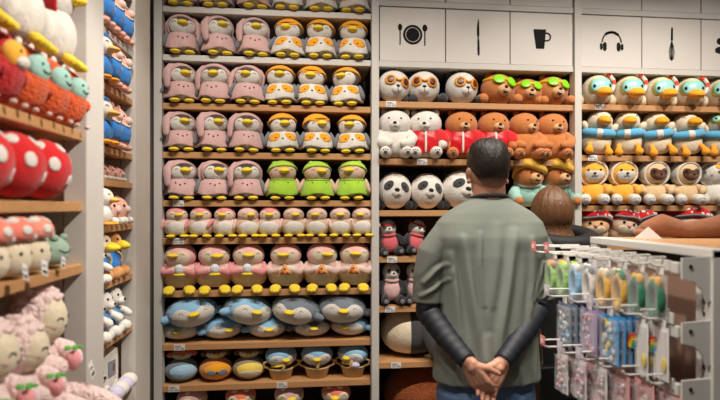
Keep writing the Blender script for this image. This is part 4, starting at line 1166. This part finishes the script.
def hand(g, wrist, d, side, back, thumb_dir, curl, spread=1):
    # d: direction of the fingers, side: across the knuckles, back: normal of the back of the hand
    d.normalize(); side = (side - d*side.dot(d)).normalized(); back = d.cross(side) if d.cross(side).dot(back) > 0 else side.cross(d)
    g.tube([wrist-d*.012, wrist, wrist+d*.02], [.023, .0235, .027], 14, (1, .8))
    for k in range(4):
        o = side*(k-1.5)*.0195
        g.tube([wrist+d*.006+o*.55, wrist+d*.05+o*.85, wrist+d*.088+o], [.0165, .0155, .0125], 12)
    L = [.062, .073, .069, .054]
    for k in range(4):
        b = wrist+d*.088+side*(k-1.5)*.0205
        pts = [b-d*.01]; dr = d.copy(); p = b.copy(); seg = [L[k]*.45, L[k]*.32, L[k]*.23]
        pts.append(p.copy())
        for j in range(3):
            dr = (dr*math.cos(R(curl[j]+k*2)) - back*math.sin(R(curl[j]+k*2))).normalized()
            p = p+dr*seg[j]; pts.append(p.copy())
        g.tube(pts, [.0105, .0105, .0098, .0088, .0074], 12)
    t0 = wrist+d*.022+side*thumb_dir*.022
    td = (d*.62+side*thumb_dir*.7-back*.35).normalized()
    t1 = t0+td*.036; td2 = (d*.85+side*thumb_dir*.3-back*.45).normalized(); t2 = t1+td2*.032; t3 = t2+td2*.022
    g.tube([t0-td*.012, t0, t1, t2, t3], [.015, .0155, .0125, .0108, .0085], 12)
g = G()
g.ell(HC, (.074, .097, .112), None, 28, 18)
g.ell(HC+Vector((0, .036, -.062)), (.056, .058, .058), None, 20, 12)                      # jaw
g.ell(HC+Vector((0, .104, -.022)), (.013, .02, .024), None, 12, 8)                       # nose
g.ell(HC+Vector((0, .09, .018)), (.05, .014, .01), None, 14, 8)                          # brow
for s in (-1, 1):
    e = HC+Vector((s*.077, .004, -.02))
    g.ell(e, (.009, .019, .03), (R(12), R(s*14), R(s*-22)), 14, 10); g.ell(e+Vector((s*.002, -.002, -.026)), (.008, .012, .01), None, 10, 8)
g.tube([HC+Vector((0, -.004, -.03)), HC+Vector((0, -.012, -.09)), mp(488, 203)+Vector((0, -.002, 0)), mp(487, 216)], [.064, .063, .066, .09], 22)
g.grid(loftbody([(206, 468, 508, .05, 0), (218, 448, 527, .075, .0), (235, 442, 533, .09, 0), (270, 446, 530, .1, 0), (320, 448, 526, .1, 0), (360, 446, 528, .095, 0), (400, 446, 528, .1, 0), (420, 452, 522, .1, 0)]), True, ('ngon', 'ngon'))
for A, n in ((ARML, 1), (ARMR, -1)): g.tube(A, [.04, .04, .038, .038, .034, .027], 16)
hipz = .86
for s in (-1, 1): g.tube([Vector((MX+s*.085, MY, .9)), Vector((MX+s*.095, MY+.005, .5)), Vector((MX+s*.1, MY-.01, .1)), Vector((MX+s*.1, MY-.015, .06)), Vector((MX+s*.105, MY+.06, .035)), Vector((MX+s*.11, MY+.15, .028))], [.085, .058, .036, .036, .033, .026], 16)
# hands clasped behind the back: the left one lies over the right one
hand(g, mp(468.5, 362, 1.815), Vector((.5, -.05, -.86)), Vector((.62, -.62, .36)), Vector((-.6, -.75, -.2)), 1, (16, 24, 18))
hand(g, mp(502, 363, 1.848), Vector((-.56, -.06, -.83)), Vector((.83, .0, -.56)), Vector((0, 1, 0)), -1, (14, 22, 16))
body = mpart('body', remesh(g.mesh('b'), .0036, 3), SKIN)
# hair: short back and sides, longer on top
def hairshell(low, off, amp, c=HC, r=(.074, .097, .112), seg=72, n=26):
    s = S(c, r); rings = []
    rn = random.Random(5)
    ph = [rn.uniform(0, 6) for _ in range(6)]
    for j in range(n+1):
        ring = []
        for i in range(seg):
            az = -180+360*i/seg; lo = low(az); el = lo+(88-lo)*j/n
            o = off(az, el)*min(1, .15+j/4)
            o += amp*(math.sin(az*.22+ph[0]+el*.2)*math.sin(el*.3+ph[1])+.6*math.sin(az*.47+ph[2]-el*.5)+.5*math.sin(az*.9+el*.7))*min(1, j/6)*max(0, math.sin(R(max(0, el-14))))*min(1, (90-el)/14)
            ring.append(s(az, el, o if j else -.004))
        rings.append(ring)
    return G().grid(rings, True, (None, s(0, 90, off(0, 90))))
def lowhair(az):
    a = abs(az)
    return -23 if a < 42 else (-23+(a-42)*.7 if a < 75 else (-1 if a < 105 else -1+(a-105)*.55))
mpart('hair', hairshell(lowhair, lambda az, el: .004+.011*max(0, min(1, (el+20)/60))+.008*math.exp(-((el-50)/18)**2)*abs(math.sin(R(az))), .005), HAIRD)
STUB = mat('stubble', (96, 66, 52), 'skin', .8)
nt = STUB.node_tree; tcn = nt.nodes.new('ShaderNodeTexCoord'); sx = nt.nodes.new('ShaderNodeSeparateXYZ'); mr = nt.nodes.new('ShaderNodeMapRange'); mxn = nt.nodes.new('ShaderNodeMixRGB')
nt.links.new(tcn.outputs['Object'], sx.inputs[0]); nt.links.new(sx.outputs['Z'], mr.inputs[0])     # hair cropped shorter towards the nape
mr.inputs[1].default_value = HC.z-.088; mr.inputs[2].default_value = HC.z-.03
mxn.inputs[1].default_value = lin((206, 150, 124))+(1,); mxn.inputs[2].default_value = lin((44, 31, 26))+(1,)
nt.links.new(mr.outputs[0], mxn.inputs[0]); nt.links.new(mxn.outputs[0], nt.nodes['Principled BSDF'].inputs['Base Color'])
fade = mpart('cropped_nape', hairshell(lambda az: lowhair(az)-26*max(0, 1-abs(az)/100), lambda az, el: .0022 if el < lowhair(az)+14 else -.003, 0), STUB)
for s in (-1, 1):
    e = mpart('eye', G().ell(HC+Vector((s*.03, .088, -.002)), (.012, .01, .009)), WHITE); 
    mpart('iris', G().ell(HC+Vector((s*.03, .0965, -.002)), (.005, .003, .005), None, 10, 6), DBROWN)
mpart('mouth', G().tube([HC+Vector((-.024, .088, -.066)), HC+Vector((0, .097, -.064)), HC+Vector((.024, .088, -.066))], .005, 8), ROSE)
# T-shirt
g = G()
g.grid(loftbody([(197.5, 471, 506, .062, .0), (201, 466, 512, .07, 0), (206, 457, 521, .08, 0), (213, 446, 532, .092, 0), (222, 437, 541, .104, 0), (236, 431, 546, .116, 0), (255, 432, 543, .122, 0), (285, 436, 537, .122, 0), (320, 437, 535, .12, 0), (350, 435, 537, .12, 0), (378, 433, 539, .122, 0)], 40, MY, .88), True, ('ngon', 'ngon'))
g.tube([mp(458, 236), mp(444, 238), mp(433, 254), mp(429, 275), mp(428, 302)], [.05, .062, .064, .062, .0625], 22, caps=False)
g.tube([mp(518, 235), mp(532, 237), mp(540, 252), mp(541, 272), mp(540.5, 299)], [.05, .062, .06, .058, .056], 22, caps=False)
sm = remesh(g.mesh('s'), .005, 6)
folds = [((455, 236), (464, 300), (473, 352), 5, .017), ((503, 230), (497, 280), (488, 345), 6, .014), ((521, 238), (523, 280), (519, 330), 5, .012), ((444, 252), (449, 290), (452, 330), 5, .010),
         ((421, 280), (432, 268), (441, 262), 3.5, .008), ((418, 293), (430, 286), (443, 276), 3, .007), ((536, 262), (531, 284), (526, 298), 3.5, .011), ((549, 268), (540, 282), (531, 296), 3.5, .01), ((551, 284), (543, 290), (535, 298), 3, .008),
         ((471, 232), (470, 262), (474, 300), 3, .007), ((487, 225), (486, 260), (483, 300), 7, .006), ((478, 330), (476, 360), (470, 385), 6, .008), ((505, 330), (508, 360), (514, 386), 6, .008), ((444, 340), (448, 360), (446, 385), 5, .007), ((528, 340), (526, 365), (530, 385), 5, .007)]
for v in sm.vertices:
    p = v.co
    u = 360+F*math.tan(math.atan2(p.x, MY)-R(YAW)); w = 207-(p.z-H)/K
    if p.y > MY+.03: continue
    q = 0
    for a, b, c, wd, am in folds:
        best = 1e9; wd *= .7
        for s0, s1 in ((a, b), (b, c)):
            dx, dy = s1[0]-s0[0], s1[1]-s0[1]; t = max(0, min(1, ((u-s0[0])*dx+(w-s0[1])*dy)/(dx*dx+dy*dy)))
            d = math.hypot(u-s0[0]-t*dx, w-s0[1]-t*dy)
            # folds fade out towards both ends
            best = min(best, d)
        if abs(c[1]-a[1]) > 16:
            ln = (w-min(a[1], c[1])+9)/(abs(c[1]-a[1])+18); am *= math.sin(PI*ln)**.8 if 0 < ln < 1 else 0
        else:
            ln = (u-min(a[0], c[0])+5)/(abs(c[0]-a[0])+10); am *= math.sin(PI*ln)**.8 if 0 < ln < 1 else 0
        q += am*math.exp(-(best/wd)**2) - am*.4*math.exp(-((best-1.8*wd)/wd)**2)
    for bu, bv, bw, am in ((452, 238, 15, .010), (511, 238, 15, .010)):
        q += am*math.exp(-(((u-bu)/bw)**2+((w-bv)/(bw*.8))**2))
    v.co.y -= q
mpart('shirt', sm, SHIRT)
hem = G()
mpart('collar', G().torus(mp(488.5, 198.5)+Vector((0, .0, .0)), .066, .0085, (R(-10), 0, 0), 36, 10, sq=(1.08, 1.0)), mat('dark_collar', (48, 46, 48), 'cloth'))
for A, off in ((ARML, 0), (ARMR, 0)):
    g = G()
    pts = [A[1].lerp(A[2], .3), A[2], A[3], A[3].lerp(A[4], .5), A[4], A[4].lerp(A[5], .55), A[5]]
    rad = [.044, .045, .047, .045, .042, .037, .034]
    # cloth rucks along the forearm
    fine, fr = [], []
    for i in range(len(pts)-1):
        for k in range(6):
            t = k/6; fine.append(pts[i].lerp(pts[i+1], t)); fr.append((rad[i]*(1-t)+rad[i+1]*t)*(1+.035*math.sin((i*6+k)*1.9)))
    fine.append(pts[-1]); fr.append(rad[-1])
    g.tube(fine, fr, 20, caps=False)
    mpart('sleeve', g, NAVY)
# jeans and shoes
g = G()
g.grid(loftbody([(372, 440, 533, .115, .01), (390, 438, 535, .118, .01), (420, 437, 536, .122, .01), (440, 440, 533, .115, .01)], 28), True, ('ngon', 'ngon'))
for s in (-1, 1): g.tube([Vector((MX+s*.09, MY, .8)), Vector((MX+s*.1, MY+.005, .5)), Vector((MX+s*.104, MY-.01, .08))], [.106, .084, .068], 20, caps=False)
mpart('jeans', remesh(g.mesh('j'), .01, 4), JEAN)
for s in (-1, 1):
    mpart('shoe', G().ell(Vector((MX+s*.108, MY+.05, .045)), (.052, .15, .047), None, 20, 12, flatb(-.8)), SHOE)
tag(man, 'man seen from behind in sage T-shirt over navy sleeves, hands clasped behind back', 'person')

# the woman half hidden behind the man and the rack
WYY = 2.36
def wp(u, v, y=WYY): return Vector((px(u, y), y, pz(u, v, y)))
WXX = px(556, WYY)
wom = empty('person', (WXX, WYY, 0))
def wpart(name, me, m):
    o = part(name, me, m); o.data.transform(Matrix.Translation((-WXX, -WYY, 0))); o.parent = wom; return o
WC = wp(551.5, 213)
g = G()
g.ell(WC, (.074, .09, .108)); g.ell(WC+Vector((0, .034, -.06)), (.05, .052, .05)); g.ell(WC+Vector((0, .096, -.02)), (.011, .017, .02))
g.tube([WC+Vector((0, 0, -.04)), WC+Vector((0, -.005, -.13)), WC+Vector((.01, 0, -.2))], [.05, .05, .07], 16)
WB = WC+Vector((.02, 0, 0))
for z, w, d in (): pass
g.tube([Vector((WB.x, WYY, WB.z-.2)), Vector((WB.x, WYY, WB.z-.45)), Vector((WB.x, WYY, WB.z-.65))], [.12, .11, .13], 20)
for s in (-1, 1):
    g.tube([Vector((WB.x+s*.15, WYY, WB.z-.25)), Vector((WB.x+s*.19, WYY, WB.z-.5)), Vector((WB.x+s*.15, WYY+.14, WB.z-.62)), ], [.045, .038, .027], 12)
    hand(g, Vector((WB.x+s*.145, WYY+.16, WB.z-.63)), Vector((-s*.3, .9, -.2)), Vector((s, .3, 0)), Vector((0, 0, 1)), -1, (10, 20, 16))
    g.tube([Vector((WB.x+s*.075, WYY, .85)), Vector((WB.x+s*.08, WYY, .45)), Vector((WB.x+s*.08, WYY-.01, .06)), Vector((WB.x+s*.085, WYY+.06, .034)), Vector((WB.x+s*.09, WYY+.13, .028))], [.08, .055, .035, .032, .024], 14)
wpart('body', remesh(g.mesh('wb'), .006, 3), SKIN)
# long hair falling into the hood
s0 = S(WC+Vector((0, -.006, 0)), (.074, .09, .108)); rings = []
for j in range(15):
    el = 86-j*8.5
    ring = []
    for i in range(48):
        az = -150+300*i/47
        ring.append(s0(az, el, .018+.003*math.sin(az*.31+.5)+.002*math.sin(az*.9)))
    rings.append(ring)
last = rings[-1]
for k, (dz, sx) in enumerate(((.03, 1.25), (.06, 1.35), (.09, 1.3), (.115, 1.2))):
    c0 = WC+Vector((0, -.02, 0)); zz = last[0].z
    rings.append([Vector((c0.x+(p.x-c0.x)*sx, c0.y+(p.y-c0.y)*sx*.95, p.z-dz)) for p in last])
inner = [[p.lerp(Vector((WC.x, WC.y+.02, p.z)), .22) for p in r] for r in reversed(rings)]
wpart('hair', G().grid([r for r in rings]+inner, False), HAIRB)
for s in (-1, 1): wpart('eye', G().ell(WC+Vector((s*.028, .083, .0)), (.011, .009, .008)), WHITE)
wpart('mouth', G().tube([WC+Vector((-.02, .086, -.064)), WC+Vector((.0, .091, -.062)), WC+Vector((.02, .086, -.064))], .005, 8), ROSE)
def ring(cx, cy, z, w, d, n=28): return [Vector((cx+w*math.cos(2*PI*i/n), cy+d*math.sin(2*PI*i/n), z)) for i in range(n)]
g = G()
zz = WC.z
g.grid([ring(WB.x, WYY, zz-.13, .075, .075), ring(WB.x, WYY, zz-.15, .13, .1), ring(WB.x, WYY, zz-.18, .185, .12), ring(WB.x, WYY, zz-.3, .205, .135), ring(WB.x, WYY, zz-.5, .19, .14), ring(WB.x, WYY, zz-.75, .2, .15)], True, ('ngon', 'ngon'))
for s in (-1, 1): g.tube([Vector((WB.x+s*.16, WYY, zz-.25)), Vector((WB.x+s*.2, WYY, zz-.5)), Vector((WB.x+s*.155, WYY+.135, zz-.62))], [.068, .06, .05], 16)
g.torus(Vector((WB.x+.015, WYY-.03, zz-.115)), .112, .042, (R(14), 0, 0), 28, 12, sq=(1.15, 1))
wpart('coat', remesh(g.mesh('c'), .009, 5), COAT)
g = G(); g.grid([ring(WB.x, WYY, zz-.7, .16, .12), ring(WB.x, WYY, zz-.84, .165, .12)], True, ('ngon', 'ngon'))
for s in (-1, 1): g.tube([Vector((WB.x+s*.08, WYY, .78)), Vector((WB.x+s*.085, WYY, .45)), Vector((WB.x+s*.085, WYY-.01, .07))], [.092, .072, .056], 18, caps=False)
wpart('trousers', remesh(g.mesh('t'), .011, 4), mat('dark_trousers', (44, 52, 66), 'denim'))
for s in (-1, 1): wpart('boot', G().ell(Vector((WB.x+s*.087, WYY+.045, .042)), (.045, .13, .043), None, 18, 12, flatb(-.8)), SHOE)
tag(wom, 'woman with long brown hair in black hooded coat, behind the rack', 'person')
# her quilted shoulder bag on a chain
by = 2.17
bx = px(549, by)
bag = empty('shoulder_bag', (bx, by, pz(549, 420, by)))
bz = pz(549, 420, by)
hh = pz(549, 366, by)-bz
part('bag_body', G().box((-.055, -.03, 0), (.055, .03, hh), .012), LEATH, bag)
part('flap', G().box((-.056, -.036, hh*.35), (.056, -.028, hh+.004), .003), LEATH, bag)
g = G()
top = Vector((px(545, by)-bx-.004, .06, pz(545, 298, by)-bz))
for k in range(26):
    t = k/25; p = Vector((-.03, 0, hh)).lerp(top, t)
    g.torus(p, .0055, .0016, (R(90), 0, R(90*(k % 2))), 10, 6, sq=(1, 1))
part('chain', g, mat('chain_metal', (150, 140, 120), 'plain', .3, 1), bag)
tag(bag, 'small black shoulder bag on a thin chain, between the man and the rack', 'bag')

# ------------------------------------------------------------ hook rack
RX = 1.06; RY0 = 1.27; RY1 = 1.80; RT = H-.112
RACKP = mat('rack_paint', (214, 210, 202), 'paint', .4); PEG = mat('peg_board', (150, 118, 100), 'paint', .6); CLEAR = mat('clear_film', (236, 236, 236), 'plastic', .12, alpha=.22)
rack = empty('display_rack', (RX, RY0, 0))
def rp(name, a, b, m=RACKP, bev=.003, parent=None): return part(name, G().box((a[0]-RX, a[1]-RY0, a[2]), (b[0]-RX, b[1]-RY0, b[2]), bev), m, parent or rack, smooth=False)
post = rp('post', (RX-.012, RY0-.03, 0), (RX+.05, RY0+.03, RT))
for k in range(20): part('slot', G().box((-.0125, -.004, RT-.06-k*.035-.012), (-.0119, .004, RT-.06-k*.035)), INK, post, smooth=False)
rp('post', (RX-.012, RY1-.02, 0), (RX+.03, RY1+.02, RT))
rp('beam', (RX-.014, RY0-.03, RT-.022), (RX+.045, RY1+.02, RT+.002))
rp('back_board', (RX+.012, RY0+.03, .25), (RX+.022, RY1-.02, RT-.05), PEG)
rp('top_board', (RX+.045, RY0-.03, RT-.02), (RX+.5, RY1+.02, RT), WOOD)
rp('post', (RX+.45, RY0-.03, 0), (RX+.5, RY0+.02, RT-.021)); rp('post', (RX+.45, RY1-.03, 0), (RX+.5, RY1+.02, RT-.021))
rp('base', (RX-.3, RY0-.03, .0), (RX-.013, RY1+.02, .14))
tag(rack, 'white metal hook rack full of hanging packets at the lower right', 'display rack')
rows = [(-.158, .80, .92), (-.325, .83, .945), (-.475, .80, .92)]
for z, _, _ in rows:
    zt = H+z
    def tr(a, b, c): return Vector((a, -.024+c, zt+b))
    br = part('bracket', G().prism([(-.012, .03), (-.012, -.085), (-.024, -.09), (-.034, -.06), (-.06, -.035), (-.092, -.028), (-.092, .026)], .006, tr), RACKP, rack, smooth=False)
    part('bolt', G().ell((-.07, -.0255, zt+.004), (.0055, .002, .0055), None, 12, 6), INK, br)
    rp('cross_bar', (RX-.1, RY0-.015, zt-.016), (RX-.085, RY1, zt+.014))
def hook(y, z, xt, price=None):
    yy = y-RY0; x1 = -.1; x0 = xt-RX
    h = part('hook', G().tube([(x1, yy, z), (x0+.02, yy, z), (x0+.006, yy, z+.003), (x0, yy, z+.011)], .0032, 8), mat('hook_wire', (226, 222, 214), 'plain', .35), rack)
    part('hook_plate', G().box((x1-.005, yy-.021, z-.012), (x1+.0005, yy+.021, z+.018), .002), RACKP, h, smooth=False)
    t = G().tube([(x1, yy, z+.024), (x0, yy, z+.024)], .0026, 8)
    part('label_arm', t, mat('hook_wire', (226, 222, 214)), h)
    if price:
        c = part('label_holder', G().box((x0-.004, yy-.016, z+.006), (x0-.001, yy+.016, z+.038), .001), mat('label_'+price[0], price[1], 'paper'), h, smooth=False)
        part('label_print', G().box((x0-.0046, yy-.009, z+.015), (x0-.004, yy+.009, z+.03)), PAPER, h, smooth=False)
PKR = ('coral', (232, 120, 116)); PKL = ('lilac', (206, 200, 216))
def card_pack(nm, x, y, zt, w, h, th, face, label, grp, art=None, clear=False):
    o = empty(nm, (x, y, zt-h))
    b = part('card', G().box((0, -w/2, 0), (.0015, w/2, h), .0003), face, o, smooth=False)
    part('hang_tab', G().box((0, -.014, h), (.0012, .014, h+.02), .0003), PAPER, o, smooth=False)
    part('blister', G().box((-th, -w/2+.004, .004), (-.0002, w/2-.004, h*.93), .003), CLEAR, o, smooth=False)
    if art: art(o, w, h, th)
    tag(o, label, 'packet', grp)
    return o
def dots(cols, n, r, seed):
    def f(o, w, h, th):
        q = random.Random(seed)
        for c in cols:
            g = G()
            for k in range(n//len(cols)): g.ell((-th*.45, q.uniform(-w/2+.014, w/2-.014), q.uniform(.014, h*.86)), (th*.35, r, r), None, 8, 6)
            part('charm', g, c, o)
    return f
def rainbow(o, w, h, th):
    for k, c in enumerate(((214, 50, 44), (240, 146, 40), (246, 214, 60), (96, 178, 80), (70, 130, 206))):
        part('rainbow_band', G().torus((-.001, w*.42, h*.45), w*.86-k*w*.15, w*.078, (0, R(90), 0), 14, 8, 85, 182), mat('band%d' % k, c, 'plastic', .5), o)
    part('star', G().ell((-.003, -w*.2, h*.3), (.004, .012, .02), None, 8, 6), YEL, o)
def headband(cols, wide):
    def f(o, w, h, th):
        m1, m2 = cols
        part('band', G().torus((-th*.5, 0, h*.46), h*.36, .012, (0, R(90), 0), 24, 10, 0, 360, (1, w*.4/(h*.36))), m1, o)
        for s in (-1, 1): part('ear', G().ell((-th*.5, s*w*.2, h*.83), (.01, .012, .018), None, 10, 8), m2, o)
    return f
# top row: headbands in clear bags, each bag a packet of its own
z0, xa, xb = rows[0]
n = 8
MCOL = [(P('frogband', (150, 196, 110)), P('apricotband', (236, 160, 110)), 'green headband with orange ears'), (P('frogband', (150, 196, 110)), GRN, 'green headband'), (BLUE, WHITE, 'blue and white headband'), (WHITE, GREY, 'white headband'), (P('gold', (226, 176, 66)), CREAM, 'gold trinket'), (P('gold', (226, 176, 66)), P('deepgreen', (40, 124, 86)), 'gold trinket with green ears'), (P('deepgreen', (40, 124, 86)), P('gold', (226, 176, 66)), 'green and gold trinket'), (P('deepgreen', (40, 124, 86)), P('gold', (226, 176, 66)), 'green and gold trinket')]
for k in range(n):
    y = RY1-.06-k*(RY1-RY0-.09)/(n-1)
    t = k/(n-1); xt = xa+(xb-xa)*t
    hook(y, H+z0, xt-.005, PKR if k < 2 else None)
    for j in range(2):
        x = xt+.07-.045*t+j*.04
        if x > RX-.1: continue
        card_pack('headband_packet' if k < 4 else 'trinket_packet', x, y, H+z0-.0225, .056, .125, .026, CLEAR,
                  'bagged %s on top hooks, %s%s' % (MCOL[k][2], ('nearest the man', 'second from the man', 'third from the man', 'fourth from the man', 'fourth from the post', 'third from the post', 'second from the post', 'nearest the white post')[k], (' in front', ' hanging behind')[j]), 'bagged headbands on the top hooks', headband(MCOL[k][:2], 1))
# second row: charm packs
z0, xa, xb = rows[1]
LP2 = [('grey sequin charm packet', mat('card_grey', (112, 128, 150), 'paper'), dots([GREY, LBLUE, WHITE], 36, .008, 1)), ('lilac hair-clip packet', mat('card_lilac', (170, 150, 190), 'paper'), dots([LILAC, ROSE], 20, .007, 2)), ('bright blue charm packet', mat('card_blue', (70, 156, 214), 'paper'), dots([LBLUE, WHITE, YEL], 30, .009, 3)), ('rainbow charm packet left of the other', mat('card_white', (236, 232, 226), 'paper'), rainbow), ('rainbow charm packet nearest the post', mat('card_white', (236, 232, 226), 'paper'), rainbow)]
ys2 = [1.64, 1.535, 1.44, 1.345, 1.285]
xs2 = [.825, .85, .86, .895, .91]
for k in range(5):
    hook(ys2[k], H+z0+.03, xs2[k]-.03, PKL if k in (0, 2) else None)
    for j in range(4 if k < 3 else 2):
        x = xs2[k]+.03+j*.02
        if x > RX-.105: continue
        w = .088 if k < 3 else .05
        card_pack('charm_packet', x, ys2[k], H+z0+.007, w, .14 if k != 3 else .148, .009, LP2[k][1], '%s on the middle hooks, %s' % (LP2[k][0], ('frontmost', 'second in its stack', 'third in its stack', 'last in its stack')[j]), 'packets on the middle hooks', LP2[k][2])
# third row: pink packs
z0, xa, xb = rows[2]
for k in range(6):
    y = 1.66-k*.075; xt = .80+.022*k
    hook(y, H+z0+.008, xt-.01, (PKL if k in (1, 2) else PKR) if k in (0, 1, 2) else None)
    for j in range(2):
        x = xt+.058+j*.026
        cm = [mat('card_white', (236, 232, 226)), mat('card_rose', (226, 186, 186), 'paper'), mat('card_pale', (226, 210, 216), 'paper'), mat('card_pink', (244, 176, 172), 'paper')][(k*2+j) % 4 if k < 3 else 3]
        card_pack('hair_clip_packet', x, y, H+z0-.0145, .07, .13, .014, cm, 'pink hair-clip packet on the lowest hooks, %s, %s' % (('nearest the man', 'second from the man', 'third from the man', 'third from the post', 'second from the post', 'nearest the post')[k], ('in front', 'behind')[j]), 'pink packets on the lowest hooks', dots([ROSE, PINK, WHITE, LILAC], 16, .0075, 10+k))
# paper tent card on top of the rack
tx, ty = 1.2, 1.71
g = G()
def tr(a, b, c): return Vector((a, c, b))
g.prism([(-.045, 0), (.045, 0), (.0, .042)], .004, tr)
card = part('tent_card', g, PAPER, None, (tx, ty, RT+.0005), (0, 0, R(-20)), False)
tag(card, 'small white triangular card standing on top of the hook rack', 'card')
# brown plush lying on the rack's top board
bp = empty('seal_plush', (1.475, 1.74, RT))
def fl(d): return Vector((d.x, d.y, d.z))
g = G()
g.tube([(-.235, .03, .034), (-.19, .02, .047), (-.11, .0, .028), (.0, 0, .038), (.12, .0, .055), (.24, .0, .06)], [.03, .042, .03, .04, .055, .058], 18)
part('body', remesh(g.mesh('sb'), .006, 4), P('cocoa', (146, 90, 58)), bp)
part('flipper', G().ell((.06, -.05, .02), (.05, .03, .016), (0, 0, .3)), P('cocoa', (146, 90, 58)), bp)
part('tail', G().ell((-.262, .03, .02), (.026, .024, .014)), P('cocoa', (146, 90, 58)), bp)
tag(bp, 'long brown plush lying across the top of the hook rack', 'plush toy')

# ------------------------------------------------------------ light and camera
def spot(name, loc, aim, e, size=70, blend=.6, col=(1, .88, .75), rad=.05):
    l = bpy.data.lights.new(name, 'SPOT'); l.energy = e; l.spot_size = R(size); l.spot_blend = blend; l.color = col; l.shadow_soft_size = rad
    o = bpy.data.objects.new(name, l); C.objects.link(o); o.location = loc
    o.rotation_euler = (Vector(aim)-Vector(loc)).to_track_quat('-Z', 'Y').to_euler()
for i, (x, e, tx_) in enumerate(((-.4, 74, -.4), (.25, 66, .15), (1.0, 74, 1.05), (1.75, 104, 1.7), (2.5, 104, 2.3))):
    spot('overhead_spot', (x, 1.5, 3.45), (tx_, 3.0, .72), e*1.12, 80, .8, (1, .91, .8), .03)
spot('overhead_spot', (.8, .7, 3.0), (-.62, 1.28, 1.25), 190, 50, .5, (1, .91, .8), .03)
spot('overhead_spot', (.3, 1.7, 3.05), (-.78, 2.25, 1.3), 44, 60, .6, (1, .9, .8))
spot('overhead_spot', (.62, 1.5, 3.3), (.74, 2.02, 1.35), 62, 40, .8, (1, .92, .84))
spot('overhead_spot', (.4, .8, 3.1), (.98, 1.45, 1.2), 70, 40, .8, (1, .92, .84))  # added fill, not a shop lamp: brightens the rack from the left front
spot('overhead_spot', (-.45, .75, 3.05), (.92, 1.46, 1.15), 120, 34, .6, (1, .93, .86))  # another added fill, lifts the packet faces that look left
w = bpy.data.worlds.new('shop_ambience'); bpy.context.scene.world = w; w.use_nodes = True
bg = w.node_tree.nodes['Background']; bg.inputs[0].default_value = (1, .93, .86, 1); bg.inputs[1].default_value = .06
cam = bpy.data.cameras.new('camera'); co = bpy.data.objects.new('camera', cam); C.objects.link(co)
cam.sensor_width = 36; cam.lens = 26; cam.shift_y = 7/720; cam.clip_start = .02
co.location = (0, 0, H); co.rotation_euler = (R(90), 0, R(-YAW))
cam.dof.use_dof = True; cam.dof.focus_distance = 2.6; cam.dof.aperture_fstop = 2.0
sc = bpy.context.scene; sc.camera = co
sc.view_settings.view_transform = 'Standard'; sc.view_settings.look = 'None'; sc.view_settings.gamma = 1; sc.view_settings.exposure = .26
